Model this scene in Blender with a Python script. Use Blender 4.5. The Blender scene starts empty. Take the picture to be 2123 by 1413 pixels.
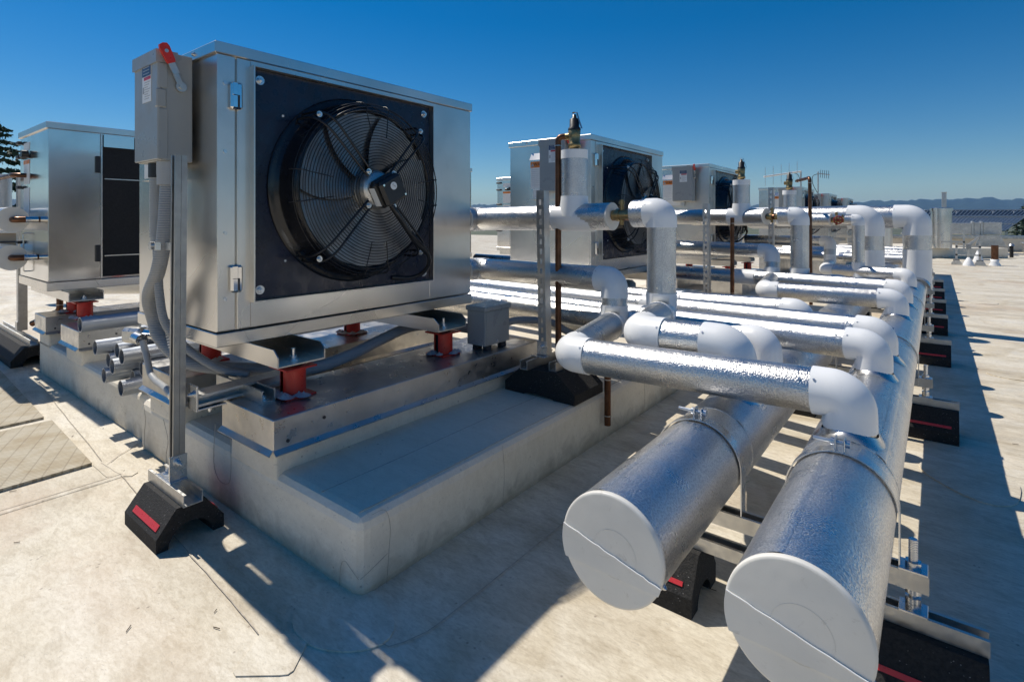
import bpy, math, random
from mathutils import Vector, Matrix
random.seed(7)
PI = math.pi
scn = bpy.context.scene
COL = scn.collection
rad = math.radians

# ------------------------------------------------------------------ materials
def new_mat(name):
    m = bpy.data.materials.new(name); m.use_nodes = True
    nt = m.node_tree; b = nt.nodes['Principled BSDF']
    return m, nt, b
def nd(nt, t, **kw):
    n = nt.nodes.new(t)
    for k, v in kw.items(): setattr(n, k, v)
    return n
def ramp(nt, src, stops):
    r = nd(nt, 'ShaderNodeValToRGB')
    el = r.color_ramp.elements
    while len(el) < len(stops): el.new(0.5)
    for e, (p, c) in zip(el, stops):
        e.position = p; e.color = (c[0], c[1], c[2], 1) if not isinstance(c, (int, float)) else (c, c, c, 1)
    nt.links.new(src, r.inputs['Fac']); return r.outputs['Color']
def noise(nt, vec, scale, detail=3.0, rough=0.55, dist=0.0):
    n = nd(nt, 'ShaderNodeTexNoise')
    n.inputs['Scale'].default_value = scale; n.inputs['Detail'].default_value = detail
    n.inputs['Roughness'].default_value = rough; n.inputs['Distortion'].default_value = dist
    nt.links.new(vec, n.inputs['Vector']); return n.outputs['Fac']
def coords(nt, scale=(1, 1, 1)):
    tc = nd(nt, 'ShaderNodeTexCoord')
    mp = nd(nt, 'ShaderNodeMapping'); mp.inputs['Scale'].default_value = scale
    nt.links.new(tc.outputs['Object'], mp.inputs['Vector']); return mp.outputs['Vector']
def mixc(nt, fac, a, b, mode='MIX'):
    m = nd(nt, 'ShaderNodeMix', data_type='RGBA', blend_type=mode)
    for s, v in (('Factor', fac), ('A', a), ('B', b)):
        sock = [i for i in m.inputs if i.name == s and (i.type == ('VALUE' if s == 'Factor' else 'RGBA'))][0]
        if isinstance(v, (int, float)): sock.default_value = v
        elif isinstance(v, tuple): sock.default_value = (v[0], v[1], v[2], 1)
        else: nt.links.new(v, sock)
    return [o for o in m.outputs if o.type == 'RGBA'][0]
def bump(nt, b, h, strength, dist):
    bp = nd(nt, 'ShaderNodeBump'); bp.inputs['Strength'].default_value = strength; bp.inputs['Distance'].default_value = dist
    nt.links.new(h, bp.inputs['Height']); nt.links.new(bp.outputs['Normal'], b.inputs['Normal'])
def simple(name, col, rough=0.5, metal=0.0, var=0.12, nscale=9, bumps=0, bscale=60, bdist=0.002, rvar=0.12, stretch=(1, 1, 1)):
    m, nt, b = new_mat(name)
    v = coords(nt, stretch)
    n = noise(nt, v, nscale, 4)
    lo = tuple(c * (1 - var) for c in col); hi = tuple(min(1, c * (1 + var)) for c in col)
    nt.links.new(ramp(nt, n, [(0.3, lo), (0.7, hi)]), b.inputs['Base Color'])
    nt.links.new(ramp(nt, noise(nt, v, nscale * 2.7, 3), [(0.3, max(0.02, rough - rvar)), (0.7, min(1, rough + rvar))]), b.inputs['Roughness'])
    b.inputs['Metallic'].default_value = metal
    if bumps: bump(nt, b, noise(nt, v, bscale, 2), bumps, bdist)
    return m
M = {}
# stainless sheet: smudged, gently oil-canned
def steel(name, col, rough, wav=0.10):
    m, nt, b = new_mat(name)
    v = coords(nt); vs = coords(nt, (1.0, 1.0, 14.0))
    sm = noise(nt, v, 3.0, 3, 0.5)
    c = ramp(nt, sm, [(0.25, tuple(q * 0.80 for q in col)), (0.6, col)])
    blot = ramp(nt, noise(nt, v, 11, 3, 0.6), [(0.60, (1, 1, 1)), (0.80, (0.86, 0.84, 0.81))])
    nt.links.new(mixc(nt, 0.55, c, blot, 'MULTIPLY'), b.inputs['Base Color'])
    nt.links.new(ramp(nt, noise(nt, v, 1.7, 1), [(0.3, rough - 0.05), (0.75, rough + 0.06)]), b.inputs['Roughness'])
    b.inputs['Metallic'].default_value = 1.0
    bump(nt, b, noise(nt, v, 2.2, 0), wav, 0.02)
    return m
M['steel'] = steel('stainless_sheet', (0.77, 0.735, 0.685), 0.29)
M['mirror'] = steel('stainless_polished', (0.76, 0.74, 0.71), 0.14, 0.03)
M['chrome'] = simple('chrome', (0.78, 0.78, 0.78), 0.08, 1.0, 0.03, rvar=0.03)
# embossed aluminium jacketing
def foil(name, scale, strength, col=(0.80, 0.80, 0.80), rough=0.22):
    m, nt, b = new_mat(name)
    v = coords(nt)
    n1 = noise(nt, v, scale, 1.0, 0.5, 0.2)
    scuff = noise(nt, v, 9, 5, 0.65)
    cc = ramp(nt, scuff, [(0.35, tuple(c * 0.88 for c in col)), (0.65, col)])
    if scale > 100: cc = mixc(nt, 1.0, cc, ramp(nt, n1, [(0.36, (.76, .76, .77)), (0.60, (1.04, 1.04, 1.03))]), 'MULTIPLY')
    nt.links.new(cc, b.inputs['Base Color'])
    nt.links.new(ramp(nt, scuff, [(0.35, rough + 0.07), (0.65, rough - 0.04)]), b.inputs['Roughness'])
    b.inputs['Metallic'].default_value = 1.0
    mm = nd(nt, 'ShaderNodeMath', operation='MULTIPLY_ADD'); nt.links.new(noise(nt, v, 14, 2), mm.inputs[0]); mm.inputs[1].default_value = 0.08
    nt.links.new(n1, mm.inputs[2])
    bump(nt, b, mm.outputs[0], strength, 0.006)
    return m
M['foil'] = foil('embossed_foil', 260, 0.36, (0.73, 0.72, 0.70), 0.29)
M['foil_big'] = foil('embossed_foil_header', 240, 0.32, (0.84, 0.83, 0.82), 0.30)
M['foil_flat'] = foil('aluminium_band', 60, 0.05, (0.72, 0.71, 0.70), 0.24)
# white fittings
M['pvc'] = simple('white_pvc', (0.86, 0.86, 0.85), 0.33, 0, 0.03, 6, 0.05, 14, 0.01, 0.06)
M['capwhite'] = simple('white_end_board', (0.74, 0.715, 0.65), 0.5, 0, 0.06, 7, 0.3, 9, 0.012)
def _spots(k, col, sc, lo, hi):
    nt = M[k].node_tree; b = nt.nodes['Principled BSDF']; src = b.inputs['Base Color'].links[0].from_socket; v = coords(nt)
    nt.links.new(mixc(nt, ramp(nt, noise(nt, v, sc, 6, 0.7, 1.2), [(lo, 0.0), (hi, 0.6)]), src, col), b.inputs['Base Color'])
_spots('capwhite', (0.40, 0.36, 0.29), 24, .60, .78)
_spots('pvc', (0.55, 0.52, 0.47), 17, .62, .85)
M['galv'] = simple('galvanised', (0.57, 0.56, 0.535), 0.40, 0.92, 0.12, 22)
M['galvdark'] = simple('weathered_strut', (0.36, 0.36, 0.35), 0.42, 0.9, 0.15, 14)
M['galvcap'] = simple('galvanised_sheet', (0.55, 0.535, 0.51), 0.36, 0.92, 0.14, 9)
M['zinc'] = simple('zinc_bolt', (0.66, 0.67, 0.68), 0.28, 1.0, 0.05, 12, rvar=0.05)
M['red'] = simple('red_paint', (0.58, 0.026, 0.013), 0.38, 0, 0.15, 20, 0.1, 30)
M['tape'] = simple('red_reflective_strip', (0.62, 0.045, 0.05), 0.35, 0, 0.08, 40)
M['caulk'] = simple('grey_sealant', (0.42, 0.41, 0.41), 0.6, 0, 0.15, 20, 0.5, 30, 0.01)
def rubber():
    m, nt, b = new_mat('recycled_rubber'); v = coords(nt)
    vo = nd(nt, 'ShaderNodeTexVoronoi'); vo.inputs['Scale'].default_value = 420; nt.links.new(v, vo.inputs['Vector'])
    base = ramp(nt, noise(nt, v, 130, 3), [(0.3, (0.008, 0.008, 0.008)), (0.75, (0.028, 0.026, 0.025))])
    sp = nd(nt, 'ShaderNodeSeparateColor'); nt.links.new(vo.outputs['Color'], sp.inputs[0])
    spk = ramp(nt, sp.outputs[0], [(0.992, 0.0), (0.996, 1.0)])
    nt.links.new(mixc(nt, spk, base, (0.20, 0.19, 0.18)), b.inputs['Base Color'])
    b.inputs['Roughness'].default_value = 0.82
    bump(nt, b, noise(nt, v, 170, 2), 0.6, 0.004); return m
M['rubber'] = rubber()
M['blackpaint_sky_tint'] = simple('black_powdercoat_sky_tint', (0.006, 0.011, 0.032), 0.30, 0, 0.25, 8, 0.10, 240, 0.001)  # black coat; navy in the base colour paints in the sky's reflection
for _k in ('blackpaint_sky_tint',):
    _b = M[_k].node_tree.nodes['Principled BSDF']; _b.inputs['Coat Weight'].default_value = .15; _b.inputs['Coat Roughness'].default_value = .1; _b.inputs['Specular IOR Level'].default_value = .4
M['blackgloss'] = simple('black_gloss', (0.010, 0.011, 0.014), 0.20, 0, 0.2, 8)
M['plastic'] = simple('black_plastic', (0.020, 0.020, 0.021), 0.42, 0, 0.2, 30, 0.08, 200, 0.001)
M['wire'] = simple('black_wire', (0.010, 0.010, 0.012), 0.34, 0, 0.1, 10)
M['blade'] = simple('fan_blade_metal', (0.27, 0.27, 0.275), 0.38, 0.9, 0.2, 7)
M['dark'] = simple('coil_dark', (0.006, 0.006, 0.007), 0.7, 0.0, 0.3, 60)
M['castal'] = simple('cast_aluminium', (0.58, 0.57, 0.54), 0.38, 0.9, 0.12, 25, 0.1, 60)
M['greypaint'] = simple('grey_enamel', (0.31, 0.32, 0.315), 0.36, 0.0, 0.05, 5, 0.05, 180, 0.001)
M['greyplastic'] = simple('grey_plastic', (0.38, 0.385, 0.38), 0.45, 0.0, 0.06, 8)
def ribbed(name, col):
    m, nt, b = new_mat(name); v = coords(nt)
    nt.links.new(ramp(nt, noise(nt, v, 12, 4), [(0.3, tuple(c * .85 for c in col)), (0.7, col)]), b.inputs['Base Color'])
    b.inputs['Roughness'].default_value = 0.42
    w = nd(nt, 'ShaderNodeTexWave'); w.bands_direction = 'Z'; w.inputs['Scale'].default_value = 34
    nt.links.new(v, w.inputs['Vector']); bump(nt, b, w.outputs['Fac'], 0.35, 0.004); return m
M['conduit'] = ribbed('grey_liquidtight', (0.29, 0.305, 0.32))
M['copper'] = simple('oxidised_copper', (0.15, 0.070, 0.038), 0.40, 0.8, 0.35, 14)
M['brass'] = simple('brass', (0.34, 0.25, 0.12), 0.38, 0.85, 0.25, 30, 0.15, 60)
M['solder'] = simple('solder', (0.62, 0.60, 0.56), 0.3, 0.9, 0.1)
M['redwheel'] = simple('red_handwheel', (0.30, 0.02, 0.02), 0.4)
M['yellow'] = simple('yellow_handle', (0.60, 0.36, 0.02), 0.4)
M['orange'] = simple('orange_label', (0.72, 0.20, 0.02), 0.4, 0, 0.03)
M['label'] = simple('white_label', (0.78, 0.78, 0.76), 0.4, 0, 0.03)
M['labelblue'] = simple('blue_label', (0.02, 0.05, 0.13), 0.4, 0, 0.05)
M['labelred'] = simple('red_label', (0.55, 0.03, 0.05), 0.4, 0, 0.05)
M['ink'] = simple('ink', (0.03, 0.03, 0.035), 0.5, 0, 0.05)
M['wood'] = simple('pine_block', (0.45, 0.27, 0.11), 0.6, 0, 0.2, 20)
M['bluesteel'] = simple('conduit_galv', (0.40, 0.43, 0.47), 0.45, 0.75, 0.08, 5)
M['solar'] = simple('solar_glass', (0.10, 0.105, 0.115), 0.25, 0, 0.15, 2)
M['bluesolar'] = simple('solar_cells', (0.02, 0.03, 0.05), 0.3)
M['tan'] = simple('tan_wall', (0.36, 0.29, 0.21), 0.8, 0, 0.08, 2)
M['bark'] = simple('bark', (0.09, 0.06, 0.04), 0.9, 0, 0.3, 20)
def foliage(name, lo, hi):
    m, nt, b = new_mat(name); v = coords(nt)
    nt.links.new(ramp(nt, noise(nt, v, 1.6, 3), [(0.3, lo), (0.7, hi)]), b.inputs['Base Color'])
    b.inputs['Roughness'].default_value = 0.6; return m
M['needles'] = foliage('cedar_needles', (0.018, 0.040, 0.022), (0.045, 0.085, 0.035))
M['leaves'] = foliage('leaves', (0.03, 0.06, 0.02), (0.08, 0.12, 0.04))
# weathered white roofing membrane
def membrane(name, wall=False):
    m, nt, b = new_mat(name)
    tc = nd(nt, 'ShaderNodeTexCoord'); v = tc.outputs['Object']
    mp = nd(nt, 'ShaderNodeMapping'); mp.inputs['Scale'].default_value = (0.55, 1.5, 1.0); mp.inputs['Rotation'].default_value = (0, 0, 0.5)
    nt.links.new(v, mp.inputs['Vector']); vs = mp.outputs['Vector']
    c = ramp(nt, noise(nt, vs, 1.9, 6, 0.62, 0.4), [(0.30, (0.50, 0.43, 0.32)), (0.50, (0.71, 0.645, 0.52)), (0.72, (0.79, 0.735, 0.63))] if not wall else
             [(0.25, (0.70, 0.62, 0.49)), (0.5, (0.82, 0.745, 0.61)), (0.8, (0.86, 0.79, 0.66))])
    mottle = ramp(nt, noise(nt, vs, 17, 6, 0.68, 0.8), [(0.36, (0.70, 0.66, 0.60)), (0.56, (1, 1, 1))])
    c = mixc(nt, 0.55 if not wall else 0.18, c, mottle, 'MULTIPLY')
    grain = ramp(nt, noise(nt, vs, 70, 8, 0.75, 0.5), [(0.36, (0.76, 0.73, 0.68)), (0.56, (1.05, 1.05, 1.05))])
    c = mixc(nt, 0.65 if not wall else 0.22, c, grain, 'MULTIPLY')
    if not wall:
        ring = ramp(nt, noise(nt, v, 0.75, 3, 0.5, 0.3), [(0.485, (1, 1, 1)), (0.50, (0.86, 0.82, 0.75)), (0.53, (0.97, 0.95, 0.92)), (0.60, (1, 1, 1))])
        c = mixc(nt, 0.8, c, ring, 'MULTIPLY')
    rust = ramp(nt, noise(nt, v, 0.9, 5, 0.6, 0.8), [(0.56, 0.0), (0.72, 0.55)])
    c = mixc(nt, rust, c, (0.50, 0.34, 0.22) if not wall else (0.55, 0.49, 0.40))
    vo = nd(nt, 'ShaderNodeTexVoronoi'); vo.inputs['Scale'].default_value = 30; nt.links.new(v, vo.inputs['Vector'])
    spot = ramp(nt, vo.outputs['Distance'], [(0.06, 0.75), (0.16, 0.0)])
    gate = ramp(nt, noise(nt, v, 6, 3), [(0.56, 0.0), (0.62, 1.0)])
    sg = nd(nt, 'ShaderNodeMath', operation='MULTIPLY'); nt.links.new(spot, sg.inputs[0]); nt.links.new(gate, sg.inputs[1])
    c = mixc(nt, sg.outputs[0], c, (0.27, 0.21, 0.16))
    scr = ramp(nt, noise(nt, vs, 60, 2, 0.5, 2.5), [(0.66, 0.0), (0.72, 0.4)])
    c = mixc(nt, scr, c, (0.33, 0.30, 0.26))
    if wall:   # splash dirt where the wall meets the roof
        sx = nd(nt, 'ShaderNodeSeparateXYZ'); nt.links.new(v, sx.inputs[0])
        ad = nd(nt, 'ShaderNodeMath', operation='MULTIPLY_ADD'); nt.links.new(noise(nt, v, 9, 5, 0.65, 0.6), ad.inputs[0]); ad.inputs[1].default_value = 0.26
        nt.links.new(sx.outputs[2], ad.inputs[2])
        dirt = ramp(nt, ad.outputs[0], [(0.12, 0.8), (0.225, 0.0)])
        c = mixc(nt, dirt, c, (0.40, 0.34, 0.25))
    nt.links.new(c, b.inputs['Base Color'])
    nt.links.new(ramp(nt, noise(nt, v, 7, 4), [(0.35, 0.42), (0.65, 0.72)]), b.inputs['Roughness'])
    hs = nd(nt, 'ShaderNodeMath', operation='MULTIPLY_ADD'); nt.links.new(noise(nt, v, 3.2, 2), hs.inputs[0]); hs.inputs[1].default_value = 4.0
    nt.links.new(noise(nt, v, 55, 3), hs.inputs[2])
    bump(nt, b, hs.outputs[0], 0.28, 0.006); return m
M['roof'] = membrane('weathered_membrane')
M['curb'] = membrane('membrane_flashing', True)
M['curbtop'] = simple('scuffed_membrane', (0.62, 0.545, 0.42), 0.6, 0, 0.22, 9, 0.2, 26, 0.004, 0.1, (1.6, 1, 1))
M['patch'] = simple('membrane_patch', (0.62, 0.575, 0.485), 0.5, 0, 0.12, 7, 0.2, 30)
M['seam'] = simple('seam_dirt', (0.46, 0.40, 0.32), 0.8, 0, 0.3, 30)
def pad_mat():
    m, nt, b = new_mat('walkway_tread'); v = coords(nt)
    mp = nd(nt, 'ShaderNodeMapping'); mp.inputs['Rotation'].default_value = (0, 0, 0.42); nt.links.new(v, mp.inputs['Vector'])
    w = nd(nt, 'ShaderNodeTexBrick'); w.inputs['Scale'].default_value = 1.0; w.inputs['Mortar Size'].default_value = 0.0035; w.inputs['Mortar Smooth'].default_value = 0.3
    w.inputs['Brick Width'].default_value = 0.017; w.inputs['Row Height'].default_value = 0.062
    w.inputs['Color1'].default_value = (0.56, 0.50, 0.38, 1); w.inputs['Color2'].default_value = (0.50, 0.44, 0.33, 1); w.inputs['Mortar'].default_value = (0.37, 0.32, 0.235, 1)
    nt.links.new(mp.outputs['Vector'], w.inputs['Vector'])
    d = ramp(nt, noise(nt, v, 7, 5, 0.6), [(0.35, (0.75, 0.66, 0.52)), (0.6, (1, 1, 1))])
    nt.links.new(mixc(nt, 0.8, w.outputs['Color'], d, 'MULTIPLY'), b.inputs['Base Color'])
    b.inputs['Roughness'].default_value = 0.75
    inv = nd(nt, 'ShaderNodeMath', operation='SUBTRACT'); inv.inputs[0].default_value = 1; nt.links.new(w.outputs['Fac'], inv.inputs[1])
    bump(nt, b, inv.outputs[0], 0.5, 0.004); return m
M['pad'] = pad_mat()
M['ground'] = simple('far_ground', (0.10, 0.11, 0.06), 0.9, 0, 0.4, 0.02)
M['hill'] = simple('forested_hill', (0.020, 0.036, 0.026), 0.9, 0, 0.35, 0.012, 0.6, 0.03, 20)

# ------------------------------------------------------------------ mesh builder
class MB:
    def __init__(s): s.v = []; s.f = []; s.sm = []
    def face(s, idx, smooth=False): s.f.append(tuple(idx)); s.sm.append(smooth)
    def box(s, x0, x1, y0, y1, z0, z1, c=0.0):
        x0, x1 = min(x0, x1), max(x0, x1); y0, y1 = min(y0, y1), max(y0, y1); z0, z1 = min(z0, z1), max(z0, z1)
        c = min(c, (x1 - x0) * .45, (y1 - y0) * .45, (z1 - z0) * .45)
        o = len(s.v)
        if c <= 0:
            s.v += [(x, y, z) for x in (x0, x1) for y in (y0, y1) for z in (z0, z1)]
            for q in ((0, 1, 3, 2), (4, 6, 7, 5), (0, 4, 5, 1), (2, 3, 7, 6), (0, 2, 6, 4), (1, 5, 7, 3)): s.face([o + k for k in q])
            return s
        lo, hi = (x0, y0, z0), (x1, y1, z1)
        idx = {}
        for sx in (0, 1):
            for sy in (0, 1):
                for sz in (0, 1):
                    sg = (sx, sy, sz)
                    for ax in range(3):
                        p = []
                        for a in range(3):
                            e = hi[a] if sg[a] else lo[a]
                            if a != ax: e += -c if sg[a] else c
                            p.append(e)
                        idx[(sg, ax)] = len(s.v); s.v.append(tuple(p))
        def fc(l):
            pts = [Vector(s.v[i]) for i in l]; n = (pts[1] - pts[0]).cross(pts[2] - pts[0])
            ctr = sum(pts, Vector()) / len(pts) - Vector(((x0 + x1) / 2, (y0 + y1) / 2, (z0 + z1) / 2))
            if n.dot(ctr) < 0: l = l[::-1]
            s.face(l)
        for ax in range(3):
            a, b = [k for k in range(3) if k != ax]
            for sd in (0, 1):
                l = []
                for (p, q) in ((0, 0), (1, 0), (1, 1), (0, 1)):
                    g = [0, 0, 0]; g[ax] = sd; g[a] = p; g[b] = q; l.append(idx[(tuple(g), ax)])
                fc(l)
        for ax in range(3):
            a, b = [k for k in range(3) if k != ax]
            for p in (0, 1):
                for q in (0, 1):
                    g0 = [0, 0, 0]; g1 = [0, 0, 0]; g1[ax] = 1
                    for g in (g0, g1): g[a] = p; g[b] = q
                    fc([idx[(tuple(g0), a)], idx[(tuple(g1), a)], idx[(tuple(g1), b)], idx[(tuple(g0), b)]])
        for sx in (0, 1):
            for sy in (0, 1):
                for sz in (0, 1): fc([idx[((sx, sy, sz), k)] for k in range(3)])
        return s
    def rbox(s, x0, x1, y0, y1, z0, z1, mat, c=0.0):
        n = len(s.v); s.box(x0, x1, y0, y1, z0, z1, c)
        for i in range(n, len(s.v)): s.v[i] = tuple(mat @ Vector(s.v[i]))
        return s
    def tube(s, path, r, seg=16, cap=True, rads=None):
        P = [Vector(p) for p in path]; n = len(P); o = len(s.v)
        T = []
        for i in range(n):
            t = (P[min(i + 1, n - 1)] - P[max(i - 1, 0)]); T.append(t.normalized())
        up = Vector((0, 0, 1)) if abs(T[0].z) < 0.9 else Vector((0, 1, 0))
        N = (up - T[0] * up.dot(T[0])).normalized()
        for i in range(n):
            if i: N = (N - T[i] * N.dot(T[i])).normalized()
            B = T[i].cross(N); rr = rads[i] if rads else r
            for k in range(seg):
                a = 2 * PI * k / seg; q = P[i] + (N * math.cos(a) + B * math.sin(a)) * rr; s.v.append(tuple(q))
        for i in range(n - 1):
            for k in range(seg):
                a = o + i * seg + k; b = o + i * seg + (k + 1) % seg
                s.face((a, b, b + seg, a + seg), True)
        if cap:
            for (i, fl) in ((0, True), (n - 1, False)):
                c0 = len(s.v); s.v += [s.v[o + i * seg + k] for k in range(seg)]
                l = [c0 + k for k in range(seg)]; s.face(l[::-1] if fl else l)
        return s
    def cyl(s, a, b, r, seg=20, cap=True, r2=None):
        return s.tube([a, b], r, seg, cap, [r, r if r2 is None else r2])
    def lathe(s, prof, origin, axis='z', seg=40, sharp=False):
        # prof: (distance along axis, radius)
        O = Vector(origin); ax = {'x': Vector((1, 0, 0)), 'y': Vector((0, 1, 0)), 'z': Vector((0, 0, 1)), '-y': Vector((0, -1, 0)), '-x': Vector((-1, 0, 0))}[axis]
        N = Vector((0, 0, 1)) if abs(ax.z) < .5 else Vector((1, 0, 0)); B = ax.cross(N); o = len(s.v)
        def ringp(h, r):
            for k in range(seg):
                a = 2 * PI * k / seg; s.v.append(tuple(O + ax * h + (N * math.cos(a) + B * math.sin(a)) * r))
        if sharp:
            for (h0, r0), (h1, r1) in zip(prof[:-1], prof[1:]):
                o = len(s.v); ringp(h0, r0); ringp(h1, r1)
                for k in range(seg):
                    k2 = (k + 1) % seg; s.face((o + k, o + k2, o + seg + k2, o + seg + k), True)
        else:
            for h, r in prof: ringp(h, r)
            for i in range(len(prof) - 1):
                for k in range(seg):
                    a = o + i * seg + k; b = o + i * seg + (k + 1) % seg; s.face((a, b, b + seg, a + seg), True)
        return s
    def prism(s, poly, p0, p1, u, w):
        # poly in (u,w) plane, extruded p0 -> p1 ; u,w are world vectors
        u, w = Vector(u), Vector(w); o = len(s.v); n = len(poly)
        for P in (Vector(p0), Vector(p1)):
            for a, b in poly: s.v.append(tuple(P + u * a + w * b))
        d = Vector(p1) - Vector(p0)
        area = sum(poly[i][0] * poly[(i + 1) % n][1] - poly[(i + 1) % n][0] * poly[i][1] for i in range(n))
        flip = (u.cross(w).dot(d) > 0) != (area > 0)
        for i in range(n):
            j = (i + 1) % n; q = (o + i, o + j, o + n + j, o + n + i); s.face(q[::-1] if flip else q)
        a = list(range(o, o + n)); b = list(range(o + n, o + 2 * n))
        s.face(a if flip else a[::-1]); s.face(b[::-1] if flip else b); return s
    def quad(s, a, b, c, d): o = len(s.v); s.v += [tuple(a), tuple(b), tuple(c), tuple(d)]; s.face((o, o + 1, o + 2, o + 3)); return s
    def build(s, name, mat, parent=None, bevel=0, mats=None):
        me = bpy.data.meshes.new(name); me.from_pydata(s.v, [], s.f)
        me.polygons.foreach_set('use_smooth', s.sm); me.materials.append(M[mat] if isinstance(mat, str) else mat); me.update()
        o = bpy.data.objects.new(name, me); COL.objects.link(o)
        if parent: attach(o, parent)
        if bevel:
            b = o.modifiers.new('bevel', 'BEVEL'); b.width = bevel; b.segments = 3; b.limit_method = 'ANGLE'; b.angle_limit = rad(40)
        return o
def world_loc(o):
    l = Vector(o.location) if o.parent is None else world_loc(o.parent) + o.matrix_parent_inverse.translation + Vector(o.location)
    return l
def attach(o, parent):
    o.parent = parent; o.matrix_parent_inverse = Matrix.Translation(-world_loc(parent))
def tag(o, label, cat, group=None, kind=None):
    if label: o['label'] = label
    if cat: o['category'] = cat
    if group: o['group'] = group
    if kind: o['kind'] = kind
    return o
def thing(name, label, cat, loc, group=None):
    o = bpy.data.objects.new(name, None); COL.objects.link(o); o.location = loc; o.empty_display_size = 0.05
    return tag(o, label, cat, group)
def copy_tree(o, off, parent=None):
    c = o.copy(); COL.objects.link(c)
    if parent is None: c.location = Vector(o.location) + Vector(off)
    else: c.parent = parent; c.matrix_parent_inverse = o.matrix_parent_inverse.copy()
    for ch in [x for x in KIDS(o)]: copy_tree(ch, off, c)
    return c
def KIDS(o): return [x for x in bpy.data.objects if x.parent == o]
def bend(pts, R, n=8):
    P = [Vector(p) for p in pts]; out = [P[0]]
    for i in range(1, len(P) - 1):
        a = (P[i - 1] - P[i]); b = (P[i + 1] - P[i]); R_ = R[i - 1] if isinstance(R, (list, tuple)) else R
        L = min(R_, a.length * .499, b.length * .499); a = a.normalized(); b = b.normalized()
        p0 = P[i] + a * L; p1 = P[i] + b * L
        ang = a.angle(b)
        half = (PI - ang) / 2
        if half < 0.02: out.append(P[i]); continue
        rr = L / math.tan(half); ctr = P[i] + (a + b).normalized() * (rr / math.cos(half))
        u = (p0 - ctr).normalized(); w = (p1 - ctr); w = (w - u * w.dot(u)).normalized(); tot = 2 * half
        for k in range(n + 1):
            t = tot * k / n; out.append(ctr + (u * math.cos(t) + w * math.sin(t)) * rr)
    out.append(P[-1]); return out
def spline(pts, n=10):
    P = [Vector(p) for p in pts]; P = [P[0] * 2 - P[1]] + P + [P[-1] * 2 - P[-2]]; out = []
    for i in range(1, len(P) - 2):
        a, b, c, d = P[i - 1:i + 3]
        for k in range(n):
            t = k / n; out.append(0.5 * ((2 * b) + (c - a) * t + (2 * a - 5 * b + 4 * c - d) * t * t + (3 * b - a - 3 * c + d) * t ** 3))
    out.append(P[-2]); return out
def hexbolt(mb, p, axis, r=.012, h=.010, washer=True):
    p = Vector(p); a = Vector(axis).normalized()
    if washer: mb.cyl(p, p + a * h * .3, r * 1.5, 16)
    mb.tube([p, p + a * h * 1.3], r, 6)
    mb.cyl(p + a * h * 1.3, p + a * h * 1.9, r * .5, 10)
    return mb
def text(body, size, loc, rot, mat, parent, name, extr=0.0006):
    cu = bpy.data.curves.new(name, 'FONT'); cu.body = body; cu.size = size; cu.align_x = 'CENTER'; cu.align_y = 'CENTER'; cu.extrude = extr
    t = bpy.data.objects.new(name, cu); COL.objects.link(t)
    dg = bpy.context.evaluated_depsgraph_get(); me = bpy.data.meshes.new_from_object(t.evaluated_get(dg)); bpy.data.objects.remove(t)
    me.transform(Matrix.Translation(loc) @ rot); me.materials.clear(); me.materials.append(M[mat])
    o = bpy.data.objects.new(name, me); COL.objects.link(o)
    if parent: attach(o, parent)
    return o
FACE_NY = Matrix.Rotation(PI / 2, 4, 'X')                              # text upright, seen from -Y

# ------------------------------------------------------------------ roof, ground, hills
mb = MB(); mb.box(-30, 16, -12, 30, -0.4, 0.0)
roof = tag(mb.build('roof', 'roof'), None, None, kind='structure')
mb = MB(); mb.box(-7000, 7000, -7000, 7000, -8.2, -8.0)
tag(mb.build('ground', 'ground'), None, None, kind='structure')
def hills():
    mb = MB(); na, nr = 1100, 9
    for i in range(na + 1):
        az = rad(-150 + 300 * i / na)
        hh = 120 + 11 * math.sin(az * 9.0 + 1) + 5 * math.sin(az * 23 + 2) + 3 * math.sin(az * 61) + 3 * math.sin(az * 97 + 3) + 3 * math.sin(az * 233) + random.uniform(-2.2, 2.2)
        for j in range(nr + 1):
            t = j / nr; R = 3000 + 1500 * t + 60 * math.sin(az * 40 + j)
            z = -12 + (hh + 12) * (math.sin(t * PI / 2) ** 1.3) + random.uniform(-7, 7) * (0.3 + 0.7 * t) * (1 if j < nr else .3)
            mb.v.append((R * math.sin(az), R * math.cos(az), z))
    for i in range(na):
        for j in range(nr):
            a = i * (nr + 1) + j; mb.face((a, a + 1, a + nr + 2, a + nr + 1), True)
    return tag(mb.build('hills', 'hill'), None, None, kind='structure')
hills()
# seams and patches of the membrane
def strip(mb, pts, w, z):
    for (x0, y0), (x1, y1) in zip(pts[:-1], pts[1:]):
        d = Vector((x1 - x0, y1 - y0, 0)); n = Vector((-d.y, d.x, 0)).normalized() * w / 2; a = Vector((x0, y0, z)); b = Vector((x1, y1, z))
        mb.quad(a - n, b - n, b + n, a + n)
def wob(x0, y0, x1, y1, n, a):
    return [(x0 + (x1 - x0) * i / n + random.uniform(-a, a), y0 + (y1 - y0) * i / n + random.uniform(-a, a)) for i in range(n + 1)]
mb = MB()
strip(mb, wob(-2.98, .79, -2.77, .805, 4, .003) + wob(-2.77, .805, -1.42, .722, 22, .0018), .003, .004)
strip(mb, [(-3.10, .985), (-3.0, .86), (-2.93, .80)], .004, .004)
strip(mb, wob(-4.95, .93, -3.0, .80, 18, .002), .003, .004)
strip(mb, [(-1.16, .925), (-1.145, .90), (-1.11, .905), (-1.09, .94), (-1.07, 1.0)] + wob(-1.066, 1.03, -1.03, 7.5, 30, .002), .0035, .004)
for yy in (2.2, 5.9, 9.6, 13.3, 17.0): strip(mb, wob(.9, yy, 16, yy + .02, 20, .01), .006, .004)
for xx in (2.4, 6.2): strip(mb, wob(xx, -3, xx, 28, 24, .01), .006, .004)
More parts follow.
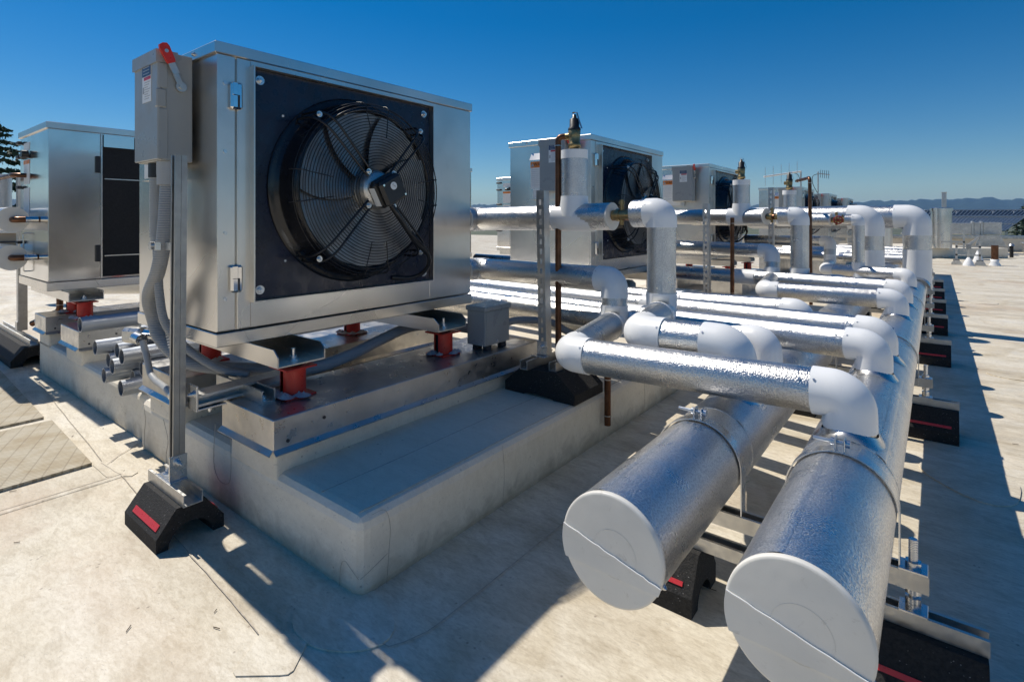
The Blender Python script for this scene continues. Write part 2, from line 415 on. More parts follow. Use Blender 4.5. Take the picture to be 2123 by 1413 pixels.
strip(mb, wob(-2.9, -3, -2.77, .805, 12, .006), .004, .004)
tag(mb.build('roof_seam', 'seam'), None, None, kind='structure')
def patch(poly, z, seamed=True):
    mb = MB(); c = Vector((sum(p[0] for p in poly) / len(poly), sum(p[1] for p in poly) / len(poly), 0)); o = len(mb.v)
    mb.v += [(p[0], p[1], z) for p in poly]; mb.face(range(o, o + len(poly)))
    o = len(mb.v); mb.v += [(p[0], p[1], 0.0002) for p in poly]
    n = len(poly)
    for i in range(n): mb.face((i, o + i, o + (i + 1) % n, (i + 1) % n))
    tag(mb.build('roof_patch', 'roof'), None, None, kind='structure')
def blob(cx, cy, rx, ry, rot=0, n=28, wav=.05, ph=0):
    out = []
    for i in range(n):
        a = 2 * PI * i / n; k = 1 + wav * math.sin(3 * a + ph); x = rx * k * math.cos(a); y = ry * k * math.sin(a)
        out.append((cx + x * math.cos(rot) - y * math.sin(rot), cy + x * math.sin(rot) + y * math.cos(rot)))
    return out
patch(blob(-1.30, .90, .165, .115, 0, 30, .05, .6), .005)
patch([(-1.41, .722), (-1.375, .752), (-1.327, .795), (-1.305, .798), (-1.288, .785), (-1.235, .715), (-1.235, .70), (-1.25, .685), (-1.33, .62), (-1.345, .622), (-1.38, .675)], .0035)
patch([(-2.98, .76), (-2.93, .83), (-2.74, .86), (-2.72, .83), (-2.80, .76)], .0032)
patch(blob(-.72, 2.42, .10, .09, 0, 24, .03), .005)
patch(blob(.12, 3.0, .16, .2, .3, 24, .10), .005)
for q in ((.45, 5.2), (.5, 9.5), (3.0, 7.0)): patch(blob(q[0], q[1], .16, .12, .4, 24, .06), .005)
# raised welded laps of the membrane sheets
def lap(x0, y0, x1, y1, w=.055):
    n = 40; mb = MB(); d = Vector((x1 - x0, y1 - y0, 0)).normalized(); nn = Vector((-d.y, d.x, 0))
    for i in range(n + 1):
        f = i / n; p = Vector((x0 + (x1 - x0) * f, y0 + (y1 - y0) * f, 0)); k = random.uniform(-.003, .003)
        for (o_, z) in ((-w / 2 + k, .0005), (-w / 2 + .004 + k, .0036), (w / 2 - .02, .003), (w / 2, .0005)): q = p + nn * o_; mb.v.append((q.x, q.y, z))
    for i in range(n):
        for j in range(3): a = 4 * i + j; mb.face((a, a + 4, a + 5, a + 1), True)
    tag(mb.build('roof_lap', 'roof'), None, None, kind='structure')
for yy in (-.4, 2.2, 5.9, 9.6, 13.3): lap(.25, yy, 15, yy + .02)
lap(2.4, -3, 2.4, 28); lap(-2.86, -3, -2.77, .80)
# walkway pads
def pad(poly, label):
    mb = MB(); n = len(poly); mb.v += [(p[0], p[1], .014) for p in poly] + [(p[0], p[1], .0) for p in poly]; mb.face(range(n))
    for i in range(n): mb.face((i, n + i, n + (i + 1) % n, (i + 1) % n))
    tag(mb.build('walkway_pad', 'pad'), label, 'walkway pad', 'walkway pads on the roof membrane')
pad([(-2.98, -.05), (-2.98, .757), (-3.79, .785), (-3.79, -.05)], 'beige ribbed walkway pad nearest the camera, left of the pole stand')
pad([(-3.885, -.05), (-3.885, .77), (-5.32, .815), (-5.32, -.05)], 'beige ribbed walkway pad lying behind the nearest pad at the left edge')
# litter twigs on roof
mb = MB()
for k in range(26):
    x = random.uniform(-3.6, 1.2); y = random.uniform(.3, 1.0) if x < -1.3 else random.uniform(.6, 4.5); a = random.uniform(0, PI); L = random.uniform(.008, .028)
    mb.tube([(x, y, .003), (x + L * math.cos(a), y + L * math.sin(a), .004)], .0012, 5)
o = mb.build('twigs', 'bark'); tag(o, 'tiny dark twigs and needles scattered over the pale roof', 'debris', kind='stuff')

# ------------------------------------------------------------------ equipment curb with metal capped sleepers
CX0, CX1, CY0, CY1, CZ = -5.05, -1.312, .963, 7.4, .234
curb = thing('equipment_curb', 'long low white membrane curb carrying the units, nearest corner rounded', 'equipment curb', (-3.2, 1.0, 0))
mb = MB(); mb.box(-3.05, CX1, CY0, CY1, -.02, CZ); mb.build('platform', 'curb', curb, .04)
mb = MB(); mb.box(CX0, -3.053, CY0 + .03, CY1 - .02, -.02, CZ - .006); mb.build('platform', 'curb', curb, .03)
for lx in (-1.544, -1.347):
    mb = MB(); mb.tube([(lx + .004 * math.sin(k * .7), .99 + k * .12, CZ + .0004) for k in range(53)], .0013, 5); mb.build('lap_edge', 'seam', curb)
def facecurve(pts, px=None, py=None, w=.0008):
    mb = MB(); q = spline([((px + .0008) if px is not None else a, a if px is not None else (py - .0008), z) for a, z in pts], 6); mb.tube(q, w, 5); mb.build('flashing_edge', 'seam', curb)
facecurve([(1.005, .232), (1.055, .225), (1.075, .17), (1.07, .09), (1.062, .0)], px=CX1)
facecurve([(.966, .062), (1.0, .07), (1.05, .085), (1.065, .09)], px=CX1)
facecurve([(-1.314, .062), (-1.345, .075), (-1.38, .09), (-1.40, .07), (-1.41, 0)], py=CY0)
facecurve([(-2.23, .30), (-2.245, .15), (-2.20, .09), (-2.12, .10), (-2.10, .16), (-2.105, .29)], py=CY0)
for yy in (1.62, 2.9, 4.3): facecurve([(yy, .234), (yy + .01, .12), (yy, .0)], px=CX1, w=.0006)
facecurve([(-2.75, .20), (-2.70, .12), (-2.72, .05), (-2.71, 0)], py=CY0); facecurve([(-3.0, .23), (-2.97, .15), (-2.985, .06), (-2.97, 0)], py=CY0)
SL = [(-2.10, -1.775), (-2.915, -2.545), (-4.44, -4.10), (-5.12, -4.87)]
for i, (a, b) in enumerate(SL):
    y0 = CY0 - .001 if i < 2 else CY0 + .028
    mb = MB(); mb.box(a, b, y0, 2.46, CZ - .03, .306)
    if i == 3: mb.box(a, b, y0, y0 + .3, -.02, CZ)
    mb.build('sleeper', 'curb', curb, .012)
    mb = MB(); mb.box(a - .025, b + .025, y0 - .022, 2.48, .322, .428, .003)
    for (u, v) in ((b + .025, 1), (a - .025, -1)):
        mb.prism([(0, .322), (0, .326), (v * .016, .312), (v * .014, .308)] if v > 0 else [(0, .326), (0, .322), (v * .014, .308), (v * .016, .312)], (u, y0 - .022, 0), (u, 2.48, 0), (1, 0, 0), (0, 0, 1))
    mb.prism([(0, .322), (0, .326), (.016, .312), (.014, .308)], (a - .025, y0 - .022, 0), (b + .025, y0 - .022, 0), (0, -1, 0), (0, 0, 1))
    cp = mb.build('metal_cap', 'galvcap', curb)
    mb = MB()
    for k in range(2): mb.cyl((b + .0245, y0 + .03 + .14 * k, .345 + .04 * k), (b + .0285, y0 + .03 + .14 * k, .345 + .04 * k), .006, 10)
    mb.build('rivet', 'ink', cp)
# front face flashing blisters
mb = MB(); strip(mb, [(-3.02, .955), (-3.02, .956)], .002, .01)

# ------------------------------------------------------------------ condensing unit (row A prototype)
XF, XB, YN, YR, ZB, ZT = -2.125, -2.93, .925, 2.33, .620, 1.772
FY, FZ = 1.530, 1.236
def make_unit():
    t = thing('condensing_unit', 'large stainless condensing unit nearest the camera, black fan guard facing right', 'condensing unit', (-2.5, 1.6, .43), 'stainless condensing units in the fan row')
    mb = MB(); mb.box(XB, XF - .012, YN, YR, .675, 1.732, .002); mb.build('cabinet', 'steel', t)
    mb = MB(); mb.box(XB - .012, XF + .006, YN - .012, YR + .010, 1.728, ZT, .003)
    lid = mb.build('roof_lid', 'steel', t)
    for q in (.18, .62):
        mb = MB(); hexbolt(mb, (XF - q, YN - .012, 1.752), (0, -1, 0), .007, .006); mb.build('screw', 'zinc', lid)
    mb = MB(); mb.box(XB - .005, XF + .004, YN - .006, YR + .006, ZB, .672, .003); mb.build('base_rail', 'steel', t)
    mb = MB(); mb.box(XF - .013, XF, YN - .0015, .990, .680, 1.726, .002); st = mb.build('corner_strip', 'steel', t)
    for z in (1.62, 1.36, 1.05, .80):
        mb = MB(); mb.cyl((XF - .001, .952, z), (XF + .003, .952, z), .0075, 14); mb.cyl((XF + .003, .952, z), (XF + .0034, .952, z), .003, 8)
        mb.build('screw', 'zinc', st)
    # door with opening for the fan panel
    mb = MB()
    y0, y1, z0, z1 = 1.050, 2.006, .782, 1.700
    mb.box(XF - .013, XF, .997, y0, .680, 1.726, .002); mb.box(XF - .013, XF, y1, YR - .002, .680, 1.726, .002)
    mb.box(XF - .013, XF, y0, y1, .680, z0, .0); mb.box(XF - .013, XF, y0, y1, z1, 1.726, .0)
    door = mb.build('door', 'steel', t)
    L = .034
    mb = MB(); mb.box(XF - .008, XF + L, y0 - .004, y0 + .002, z0 - .004, z1 + .004, .001); mb.box(XF - .008, XF + L, y1 - .002, y1 + .004, z0 - .004, z1 + .004, .001)
    mb.box(XF - .008, XF + L, y0 + .002, y1 - .002, z0 - .004, z0 + .002, .001); mb.box(XF - .008, XF + L, y0 + .002, y1 - .002, z1 - .002, z1 + .004, .001)
    mb.build('fan_frame', 'steel', t)
    for zc in (1.575, .875):                       # chrome latches across the seam
        mb = MB(); mb.box(XF, XF + .022, .966, 1.012, zc - .052, zc + .052, .008); mb.box(XF + .021, XF + .026, .969, .990, zc - .0, zc + .05, .004); lt = mb.build('latch', 'chrome', t)
        mb = MB(); mb.box(XF + .0225, XF + .0262, .991, .996, zc - .045, zc + .002); mb.build('latch_gap', 'ink', lt)
    # black fan panel with round opening
    mb = MB(); n = 72; XP = XF + .002; o = 0
    for i in range(n):
        a = 2 * PI * i / n; cy, sz = math.cos(a), math.sin(a)
        ty = (y1 - .004 - FY) / cy if cy > 1e-6 else ((y0 + .004 - FY) / cy if cy < -1e-6 else 9)
        tz = (z1 - .004 - FZ) / sz if sz > 1e-6 else ((z0 + .004 - FZ) / sz if sz < -1e-6 else 9)
        k = min(ty, tz); mb.v += [(XP, FY + cy * .36, FZ + sz * .36), (XP, FY + cy * k, FZ + sz * k)]
    for i in range(n):
        a = 2 * i; b = 2 * ((i + 1) % n); mb.face((a, a + 1, b + 1, b))
    for (yy, zz) in ((y1 - .004, z1 - .004), (y1 - .004, z0 + .004), (y0 + .004, z1 - .004), (y0 + .004, z0 + .004)):
        best = sorted(range(n), key=lambda i: (mb.v[2 * i + 1][1] - yy) ** 2 + (mb.v[2 * i + 1][2] - zz) ** 2)[:1][0]
        v = mb.v[2 * best + 1]; mb.v[2 * best + 1] = (v[0], yy, zz)
    pan = mb.build('fan_panel', 'blackpaint_sky_tint', t)
    for (yy, zz) in ((y0 + .035, z1 - .045), (y1 - .045, z1 - .045), (y0 + .035, z0 + .04), (y1 - .045, z0 + .04)):
        mb = MB(); hexbolt(mb, (XP, yy, zz), (1, 0, 0), .012, .010); mb.build('bolt', 'zinc', pan)
    for a in (140, 222):
        mb = MB(); c = Vector((XP + .0005, FY + .455 * math.cos(rad(a)), FZ + .455 * math.sin(rad(a)))); mb.cyl(c, c + Vector((.002, 0, 0)), .005, 10); mb.build('hole', 'label', pan)
    # bell mouth
    mb = MB(); prof = [(.001, .418), (.008, .416), (.012, .407), (.013, .397), (.018, .388), (.035, .378), (.065, .369), (.10, .362), (.122, .357), (.128, .352), (.122, .346), (.06, .342), (-.10, .340)]
    mb.lathe(prof, (XP, FY, FZ), 'x', 72); mb.build('fan_shroud', 'blackgloss', t)
    mb = MB(); mb.cyl((XP - .16, FY, FZ), (XP - .15, FY, FZ), .35, 48); mb.build('fan_recess', 'dark', t)
    # blades
    fan = None
    mbl = MB(); mbl.lathe([(-.05, .0), (-.05, .085), (.12, .090), (.13, .085), (.135, .02)], (XP, FY, FZ), 'x', 40); fan = mbl.build('fan_hub', 'castal', t)
    for k in range(7):
        mb = MB(); n1, n2 = 10, 10; a0 = 2 * PI * k / 7 + .25; o = len(mb.v)
        for i in range(n1 + 1):
            r = .08 + .262 * i / n1
            for j in range(n2 + 1):
                f = j / n2; sweep = -.35 * (i / n1) ** 1.5; a = a0 + sweep + (f - .5) * (1.06 + .10 * i / n1)
                x = XP + .108 + (f - .5) * (.030 - .006 * i / n1) + .004 * math.sin(f * PI); mb.v.append((x, FY + r * math.cos(a), FZ + r * math.sin(a)))
        for i in range(n1):
            for j in range(n2): q = i * (n2 + 1) + j; mb.face((q, q + 1, q + n2 + 2, q + n2 + 1), True)
        mb.build('fan_blade', 'blade', t)
    # wire guard
    mb = MB(); XG = XP + .168
    def ring(r, x, wr=.0021, n=72, s=5):
        mb.tube([(x, FY + r * math.cos(2 * PI * i / n), FZ + r * math.sin(2 * PI * i / n)) for i in range(n + 1)], wr, s, False)
    def dome(r): return XG + .030 * (1 - max(0, (r - .05) / .335) ** 3) - .012
    R = [.110 + i * .0125 for i in range(20)]
    for r in R: ring(r, dome(r))
    for r, x in ((.361, XG + .003), (.375, XG - .014), (.383, XG - .034)): ring(r, x, .0019)
    for k in range(8):
        for da in (-.17, .17):
            a = 2 * PI * k / 8 + da + PI / 8 * 0
            if abs((math.degrees(a) % 90) - 45) < 24 and False: continue
            pts = [(dome(r) + .003, FY + r * math.cos(a), FZ + r * math.sin(a)) for r in (.235, .285, .335)] + [(XG + .007, FY + .362 * math.cos(a), FZ + .362 * math.sin(a)), (XG - .015, FY + .381 * math.cos(a), FZ + .381 * math.sin(a)), (XG - .06, FY + .389 * math.cos(a), FZ + .389 * math.sin(a))]
            if k % 2 == 0: mb.tube(pts, .0024, 5, False)
    grd = mb.build('fan_guard', 'wire', t)
    for a in (47, 133, 227, 313):                 # double support rods
        mb = MB(); ar = rad(a); u = Vector((0, math.cos(ar), math.sin(ar))); w = Vector((0, -math.sin(ar), math.cos(ar))); C = Vector((0, FY, FZ))
        for sd in (-1, 1):
            pts = [C + u * .085 + w * sd * .014 + Vector((XG + .026, 0, 0)), C + u * .335 + w * sd * .022 + Vector((XG + .022, 0, 0)), C + u * .380 + w * sd * .023 + Vector((XG + .004, 0, 0)), C + u * .408 + w * sd * .020 + Vector((XG - .045, 0, 0)), C + u * .408 + w * sd * .016 + Vector((XG - .155, 0, 0))]
            mb.tube(bend(pts, .03, 5), .0054, 8)
        rod = mb.build('guard_arm', 'wire', t)
        for q in (C + u * .402 + Vector((XG - .02, 0, 0)), C + u * .10 + Vector((XG + .03, 0, 0))): mb = MB(); hexbolt(mb, q, (1, 0, 0), .0085, .008); mb.build('bolt', 'zinc', rod)
    # motor and terminal box
    mb = MB(); mb.lathe([(.03, .088), (.055, .088), (.075, .082), (.088, .07), (.092, .0)], (XP + .098, FY, FZ), 'x', 40); mot = mb.build('motor', 'castal', t)
    RX = Matrix.Translation((0, FY + .012, FZ - .005)) @ Matrix.Rotation(rad(28), 4, 'X')
    mb = MB(); mb.rbox(XG + .02, XG + .075, -.068, .068, -.064, .064, RX, .018); mb.rbox(XG + .078, XG + .105, -.062, .062, -.058, .058, RX, .014); mb.rbox(XG + .07, XG + .08, -.060, .060, -.056, .056, RX, .0)
    tb = mb.build('terminal_box', 'plastic', mot)
    mb = MB(); c = Vector((XG + .105, FY + .006, FZ + .012)); mb.cyl(c, c + Vector((.0015, 0, 0)), .017, 28); em = mb.build('emblem', 'label', mot)
    mb = MB()
    zz = [(-.009, .003), (-.003, .009), (0, -.003), (.006, .003), (.009, -.006)]
    for (a, b), (c2, d) in zip(zz[:-1], zz[1:]):
        mb.tube([c + Vector((.0022, a, b)), c + Vector((.0022, c2, d))], .0012, 5)
    mb.build('emblem_mark', 'galv', mot)
    for q in ((-.045, .042), (.045, -.042)):
        mb = MB(); p = RX @ Vector((XG + .105, q[0], q[1])); mb.cyl(p, p + Vector((.003, 0, 0)), .005, 10); mb.build('screw', 'chrome', mot)
    mb = MB(); mb.rbox(XG + .03, XG + .066, -.0695, -.068, -.045, .04, RX); mb.build('rating_plate', 'label', mot)
    pts = [(XG + .05, FY + .045, FZ - .075), (XG + .06, FY + .075, FZ - .12), (XG + .04, FY + .19, FZ - .235), (XG + .03, FY + .27, FZ - .29), (XG - .01, FY + .325, FZ - .345), (XG - .07, FY + .335, FZ - .40), (XG - .12, FY + .30, FZ - .425), (XP + .004, FY + .22, FZ - .42)]
    mb = MB(); mb.tube(spline(pts, 8), .0105, 10); cab = mb.build('motor_cable', 'plastic', t)
    mb = MB()
    a, b = Vector((XG + .045, FY + .155, FZ - .20)), Vector((XG + .03, FY + .265, FZ - .288))
    for k in range(16): q = a + (b - a) * (k / 15); d = (b - a).normalized(); mb.cyl(q - d * .0025, q + d * .0025, .0145, 10)
    mb.build('cable_sleeve', 'plastic', cab)
    # support channels and isolators stay with the unit
    for yc in (1.13, 1.94):
        mb = MB(); w, h, th = .098, .064, .005
        prof = [(-w, h), (-w, 0), (w, 0), (w, h), (w - th, h), (w - th, th), (-w + th, th), (-w + th, h)]
        mb.prism(prof, (XB + .03, yc, ZB - h + .001), (XF + .01, yc, ZB - h + .001), (0, 1, 0), (0, 0, 1))
        # chamfered nose that sticks out past the cabinet
        x0, x1 = XF + .01, XF + .235
        for sd in (-1, 1):
            mb.prism([(0, 0), (x1 - x0, 0), (x1 - x0, h * .62), (x1 - x0 - .03, h), (0, h)], (x0, yc + sd * w, ZB - h + .001), (x0, yc + sd * (w - th), ZB - h + .001), (1, 0, 0), (0, 0, 1))
        mb.box(x0, x1, yc - w + th, yc + w - th, ZB - h + .001, ZB - h + .001 + th)
        ch = mb.build('support_channel', 'steel', t)
        mb = MB(); hexbolt(mb, (-2.0 + .045, yc, ZB - h + .006), (0, 0, 1), .015, .012); mb.cyl((-2.0 + .045, yc, ZB - h + .01), (-2.0 + .045, yc, ZB - h + .05), .008, 10); mb.build('bolt', 'zinc', ch)
    return t
unit = make_unit()
def make_isolator(x, y, label):
    t = thing('vibration_isolator', label, 'vibration isolator', (x, y, .428), 'red vibration isolators under the units')
    mb = MB(); mb.box(x - .062, x + .062, y - .062, y + .062, .4285, .436, .001); mb.build('base_plate', 'red', t)
    n = 20; mb = MB()
    for sd in (0, PI):                               # two half shells with a slit between
        pts = [(x + .047 * math.cos(sd + a), y + .047 * math.sin(sd + a)) for a in [PI / 2 + PI * k / n * .86 + .22 for k in range(n + 1)]]
        o = len(mb.v)
        for (px, py) in pts: mb.v += [(px, py, .436), (px, py, .535)]
        for k in range(n): mb.face((o + 2 * k, o + 2 * k + 2, o + 2 * k + 3, o + 2 * k + 1), True)
    mb.build('housing', 'red', t)
    mb = MB(); mb.cyl((x, y, .436), (x, y, .53), .036, 20); mb.build('spring_core', 'ink', t)
    mb = MB(); mb.box(x - .064, x + .064, y - .064, y + .064, .5355, .5425, .001); mb.build('top_plate', 'red', t)
    mb = MB(); mb.cyl((x, y, .5426), (x, y, .5478), .036, 24); mb.build('rubber_washer', 'ink', t)
    mb = MB(); mb.cyl((x, y, .5478), (x, y, .556), .02, 16); mb.build('levelling_nut', 'zinc', t)
    mb = MB(); rr = random.Random(int(x * 1000) + int(y * 100))
    for k in range(11):
        a = rr.uniform(-2.4, .9); r = rr.uniform(.048, .075); p = (x + r * math.cos(a), y + r * math.sin(a), .437)
        mb.lathe([(0, rr.uniform(.015, .03)), (.005, rr.uniform(.012, .02)), (rr.uniform(.007, .014), .006), (.016, .0)], p, 'z', 10)
    mb.build('sealant', 'caulk', t); return t
iso = [make_isolator(-1.955, 1.13, 'red vibration isolator on the near end of the front metal cap'),
       make_isolator(-1.955, 1.94, 'red vibration isolator beside the small grey junction box'),
       make_isolator(-2.74, 1.16, 'red vibration isolator on the second cap behind the conduits'),
       make_isolator(-2.74, 1.96, 'red vibration isolator at the far end of the second cap, white sealant at base')]
UNITS = [(2.80, 'second stainless condensing unit in the row, behind the relief valve and upright pipe'),
         (5.60, 'third stainless condensing unit in the row, half hidden by white elbows'),
         (11.25, 'fourth stainless condensing unit in the row, small, under the tilted antenna'),
         (14.75, 'fifth stainless condensing unit in the row, far off beside the tall drain pipe'),
         (18.4, 'farthest stainless condensing unit in the row, tiny beside the hills')]
for dy, lab in UNITS:
    u = copy_tree(unit, (0, dy, 0)); u['label'] = lab
    if dy < 6:
        for k, i0 in enumerate(iso):
            c = copy_tree(i0, (0, dy, 0))
            c['label'] = 'red vibration isolator under the %s unit, %s' % ('second' if dy < 3 else 'third', ('near fan side', 'far fan side', 'near back side', 'far back side')[k])
# curbs for the far units
for k, (dy, lab) in enumerate(UNITS):
    t = thing('metal_curb', 'grey sheet metal curb under the %s condensing unit' % ('second', 'third', 'fourth', 'fifth', 'farthest')[k], 'equipment curb', (-2.5, 1.6 + dy, 0), 'sheet metal curbs under the units')
    for a, b in SL[:2]:
        mb = MB(); mb.box(a - .02, b + .02, .95 + dy, 2.42 + dy, CZ if dy < 5 else .0, .428, .004); mb.build('metal_cap', 'galvcap', t)

# ------------------------------------------------------------------ row B unit: coil side towards us
def make_unit_b():
    t = thing('coil_unit', 'polished stainless unit with black coil at far left', 'condensing unit', (-5.1, 1.6, .43), 'stainless units in the coil row')
    x0, x1, y0, y1 = -5.60, -4.785, .97, 2.36
    mb = MB(); mb.box(x0, x1, y0, y1, .675, 1.732, .002); mb.build('cabinet', 'mirror', t)
    mb = MB(); mb.box(x0 - .012, x1 + .012, y0 - .012, y1 + .01, 1.728, 1.774, .003); mb.build('roof_lid', 'steel', t)
    mb = MB(); mb.box(x0 - .008, x1 + .008, y0 - .008, y1 + .006, .612, .672, .003); mb.build('base_rail', 'steel', t)
    mb = MB(); mb.box(x1, x1 + .012, y0 + .0, 1.262, .684, 1.724, .002); mb.build('door', 'mirror', t)
    mb = MB(); mb.box(x1, x1 + .004, 1.276, y1 - .02, .69, 1.72); co = mb.build('coil', 'dark', t)
    for z in (1.40, .84):
        mb = MB(); mb.box(x1 + .004, x1 + .007, 1.29, y1 - .03, z - .004, z + .004); mb.build('coil_bar', 'steel', co)
    mb = MB(); mb.box(x1, x1 + .018, 1.263, 1.275, .68, 1.726, .001); mb.build('coil_frame', 'steel', t)
    for z in (1.50, .86):
        mb = MB(); mb.box(x1 + .012, x1 + .03, 1.232, 1.261, z - .06, z + .06, .004); mb.build('hinge', 'plastic', t)
    mb = MB(); mb.box(x1 + .018, x1 + .024, 1.28, 1.47, 1.63, 1.72, .001); mb.build('bracket', 'mirror', t)
    for k, (z0, z1) in enumerate(((1.62, 1.68), (1.37, 1.55), (1.12, 1.34))):
        mb = MB(); mb.box(-5.48, -5.30, y0 - .002, y0 - .0005, z0, z1); lb = mb.build('warning_label', 'label', t)
        if k == 1: mb = MB(); mb.box(-5.48, -5.30, y0 - .0035, y0 - .002, 1.52, 1.55); mb.build('label_header', 'orange', lb)
    for z in (1.69, 1.58, 1.35, .93):
        mb = MB(); mb.box(-5.60, -5.52, y0 - .03, y0 - .004, z - .012, z + .012, .004); mb.build('hinge', 'ink', t)
    mb = MB(); mb.box(-5.42, -5.37, y0 - .04, y0 - .004, 1.565, 1.60, .008); mb.cyl((-5.32, y0 - .005, 1.59), (-5.32, y0 - .045, 1.59), .026, 16); mb.build('handle', 'plastic', t)
    mb = MB(); mb.tube(bend([(-5.33, y0, 1.0), (-5.33, y0 - .03, 1.0), (-5.33, y0 - .03, .72), (-5.33, y0, .72)], .01), .005, 8); mb.build('grab_bar', 'chrome', t)
    for yc in (1.13, 1.94):
        mb = MB(); w, h, th = .098, .062, .005; prof = [(-w, h), (-w, 0), (w, 0), (w, h), (w - th, h), (w - th, th), (-w + th, th), (-w + th, h)]
        mb.prism(prof, (x0, yc, .551), (x1 + .22, yc, .551), (0, 1, 0), (0, 0, 1)); ch = mb.build('support_channel', 'steel', t)
        mb = MB(); hexbolt(mb, (x1 + .16, yc, .557), (0, 0, 1), .016, .013); mb.build('bolt', 'zinc', ch)
    return t
ub = make_unit_b()
c = copy_tree(ub, (0, 2.9, 0)); c['label'] = 'stainless coil unit hidden behind the nearest fan unit'
c = copy_tree(ub, (.05, 5.75, 0)); c['label'] = 'stainless unit with orange warning label, glimpsed between first and second fan units'
make_isolator(-4.27 - .36 + .02, 1.13, 'red vibration isolator under the coil unit at far left, nearer one')
make_isolator(-4.98, 1.16, 'red vibration isolator at the far left end cap under the coil unit')
# move: bolt of channel sits over it

# ------------------------------------------------------------------ disconnect switches and side covers
def make_disconnect():
    x0, x1, y0, y1, z0, z1 = -2.54, -2.30, .785, .908, 1.325, 1.742
    t = thing('disconnect_switch', 'grey disconnect switch box with red lever on the nearest unit', 'disconnect switch', ((x0 + x1) / 2, y1, z0), 'grey disconnect switches on the units')
    mb = MB(); mb.box(x0 + .004, x1 - .003, y0 + .012, y1, z0, z1 - .004, .003); mb.build('enclosure', 'greypaint', t)
    mb = MB(); mb.box(x0, x1, y0, y0 + .012, z0 + .004, z1 - .045, .003); mb.box(x1 - .003, x1 + .0008, y0 + .004, y0 + .034, z0 + .006, 1.52, .001); mb.box(x1 - .003, x1 + .0008, y0 + .004, y0 + .034, 1.60, z1 - .05, .001); mb.build('door', 'greypaint', t)
    mb = MB(); mb.prism([(0, 0), (.075, 0), (.075, -.035), (.0, -.05)], (x0 - .006, y0 - .006, z1), (x1 + .002, y0 - .006, z1), (0, 1, 0), (0, 0, 1)); mb.build('rain_hood', 'greypaint', t)
    mb = MB(); mb.box(x1 - .022, x1 + .003, y0 - .004, y0 + .03, 1.525, 1.595, .004); mb.build('hasp', 'greypaint', t)
    mb = MB(); mb.box(x1 - .150, x1 - .060, y0 - .0016, y0 - .0002, 1.555, 1.70); lb = mb.build('safety_label', 'label', t)
    mb = MB(); mb.box(x1 - .148, x1 - .062, y0 - .0028, y0 - .0017, 1.655, 1.698); mb.build('label_header', 'labelblue', lb)
    mb = MB(); mb.box(x1 - .130, x1 - .064, y0 - .0028, y0 - .0017, 1.640, 1.652); mb.build('label_band', 'labelred', lb)
    mb = MB()
    for k in range(8): mb.box(x1 - .125, x1 - .068 - .012 * (k % 3), y0 - .0026, y0 - .0017, 1.630 - k * .009, 1.632 - k * .009)
    for k in range(3): mb.box(x1 - .138, x1 - .074, y0 - .0032, y0 - .0029, 1.687 - k * .012, 1.690 - k * .012)
    mb.box(x1 - .143, x1 - .132, y0 - .0026, y0 - .0017, 1.59, 1.615); mb.build('label_lines', 'greyplastic', lb)
    # lever on the right side
    p = Vector((x1, y1 - .045, 1.612)); d = Vector((0, -.36, .78)).normalized(); w = Vector((0, d.z, -d.y))
    mb = MB(); mb.cyl(p, p + Vector((.012, 0, 0)), .019, 24); mb.cyl(p + Vector((.012, 0, 0)), p + Vector((.018, 0, 0)), .009, 6)
    for (a, b, x, hw) in ((.015, .055, .012, .010), (.05, .10, .020, .012)):
        o = len(mb.v); mb.prism([(a, -hw), (b, -hw), (b, hw), (a, hw)], p + Vector((x - .003, 0, 0)), p + Vector((x + .002, 0, 0)), d, w)
    lev = mb.build('lever', 'galv', t)
    mb = MB(); mb.prism([(.09, -.013), (.10, -.016), (.150, -.018), (.162, -.014), (.166, 0), (.162, .014), (.150, .018), (.10, .016), (.09, .013)], p + Vector((.014, 0, 0)), p + Vector((.026, 0, 0)), d, w); g = mb.build('red_grip', 'red', lev)
    q = p + d * .135 + Vector((.0262, 0, 0)); mb = MB(); mb.cyl(q, q + Vector((.001, 0, 0)), .007, 16); mb.build('grip_hole', 'galv', lev)
    mb = MB(); mb.box(x1 - .09, x1 - .05, y0 + .06, y0 + .09, z1 - .004, z1 + .012, .003); mb.build('hub_plug', 'plastic', t)
    return t
dis = make_disconnect()
def make_cover():
    t = thing('side_cover', 'stainless side cover with WARNING label behind the nearest switch box', 'access cover', (-2.62, .925, 1.3), 'stainless side covers with warning labels')
    mb = MB(); mb.prism([(0, 1.27), (0, 1.66), (-.012, 1.66), (-.045, 1.60), (-.045, 1.27)], (-2.76, .924, 0), (-2.48, .924, 0), (0, 1, 0), (0, 0, 1)); mb.build('hood', 'steel', t)
    mb = MB(); mb.box(-2.745, -2.525, 0.8775, 0.8790, 1.36, 1.585); lb = mb.build('warning_label', 'label', t)
    mb = MB(); mb.box(-2.745, -2.525, 0.8762, 0.8775, 1.535, 1.585); mb.build('label_header', 'orange', lb)
    text('WARNING', .038, (-2.62, 0.8758, 1.56), FACE_NY, 'ink', lb, 'label_text')
    mb = MB(); mb.prism([(-.018, 0), (.018, 0), (0, .032)], (-2.725, 0.8762, 1.544), (-2.725, 0.8755, 1.544), (1, 0, 0), (0, 0, 1))
    for k in range(9): mb.box(-2.735, -2.54 - .02 * (k % 3), 0.8768, 0.8775, 1.517 - k * .016, 1.5188 - k * .016)
    mb.build('label_lines', 'greyplastic', lb)
    mb = MB(); mb.box(-2.72, -2.525, 0.8775, 0.8790, 1.28, 1.355); mb.build('lower_label', 'label', t)
    return t
cov = make_cover()
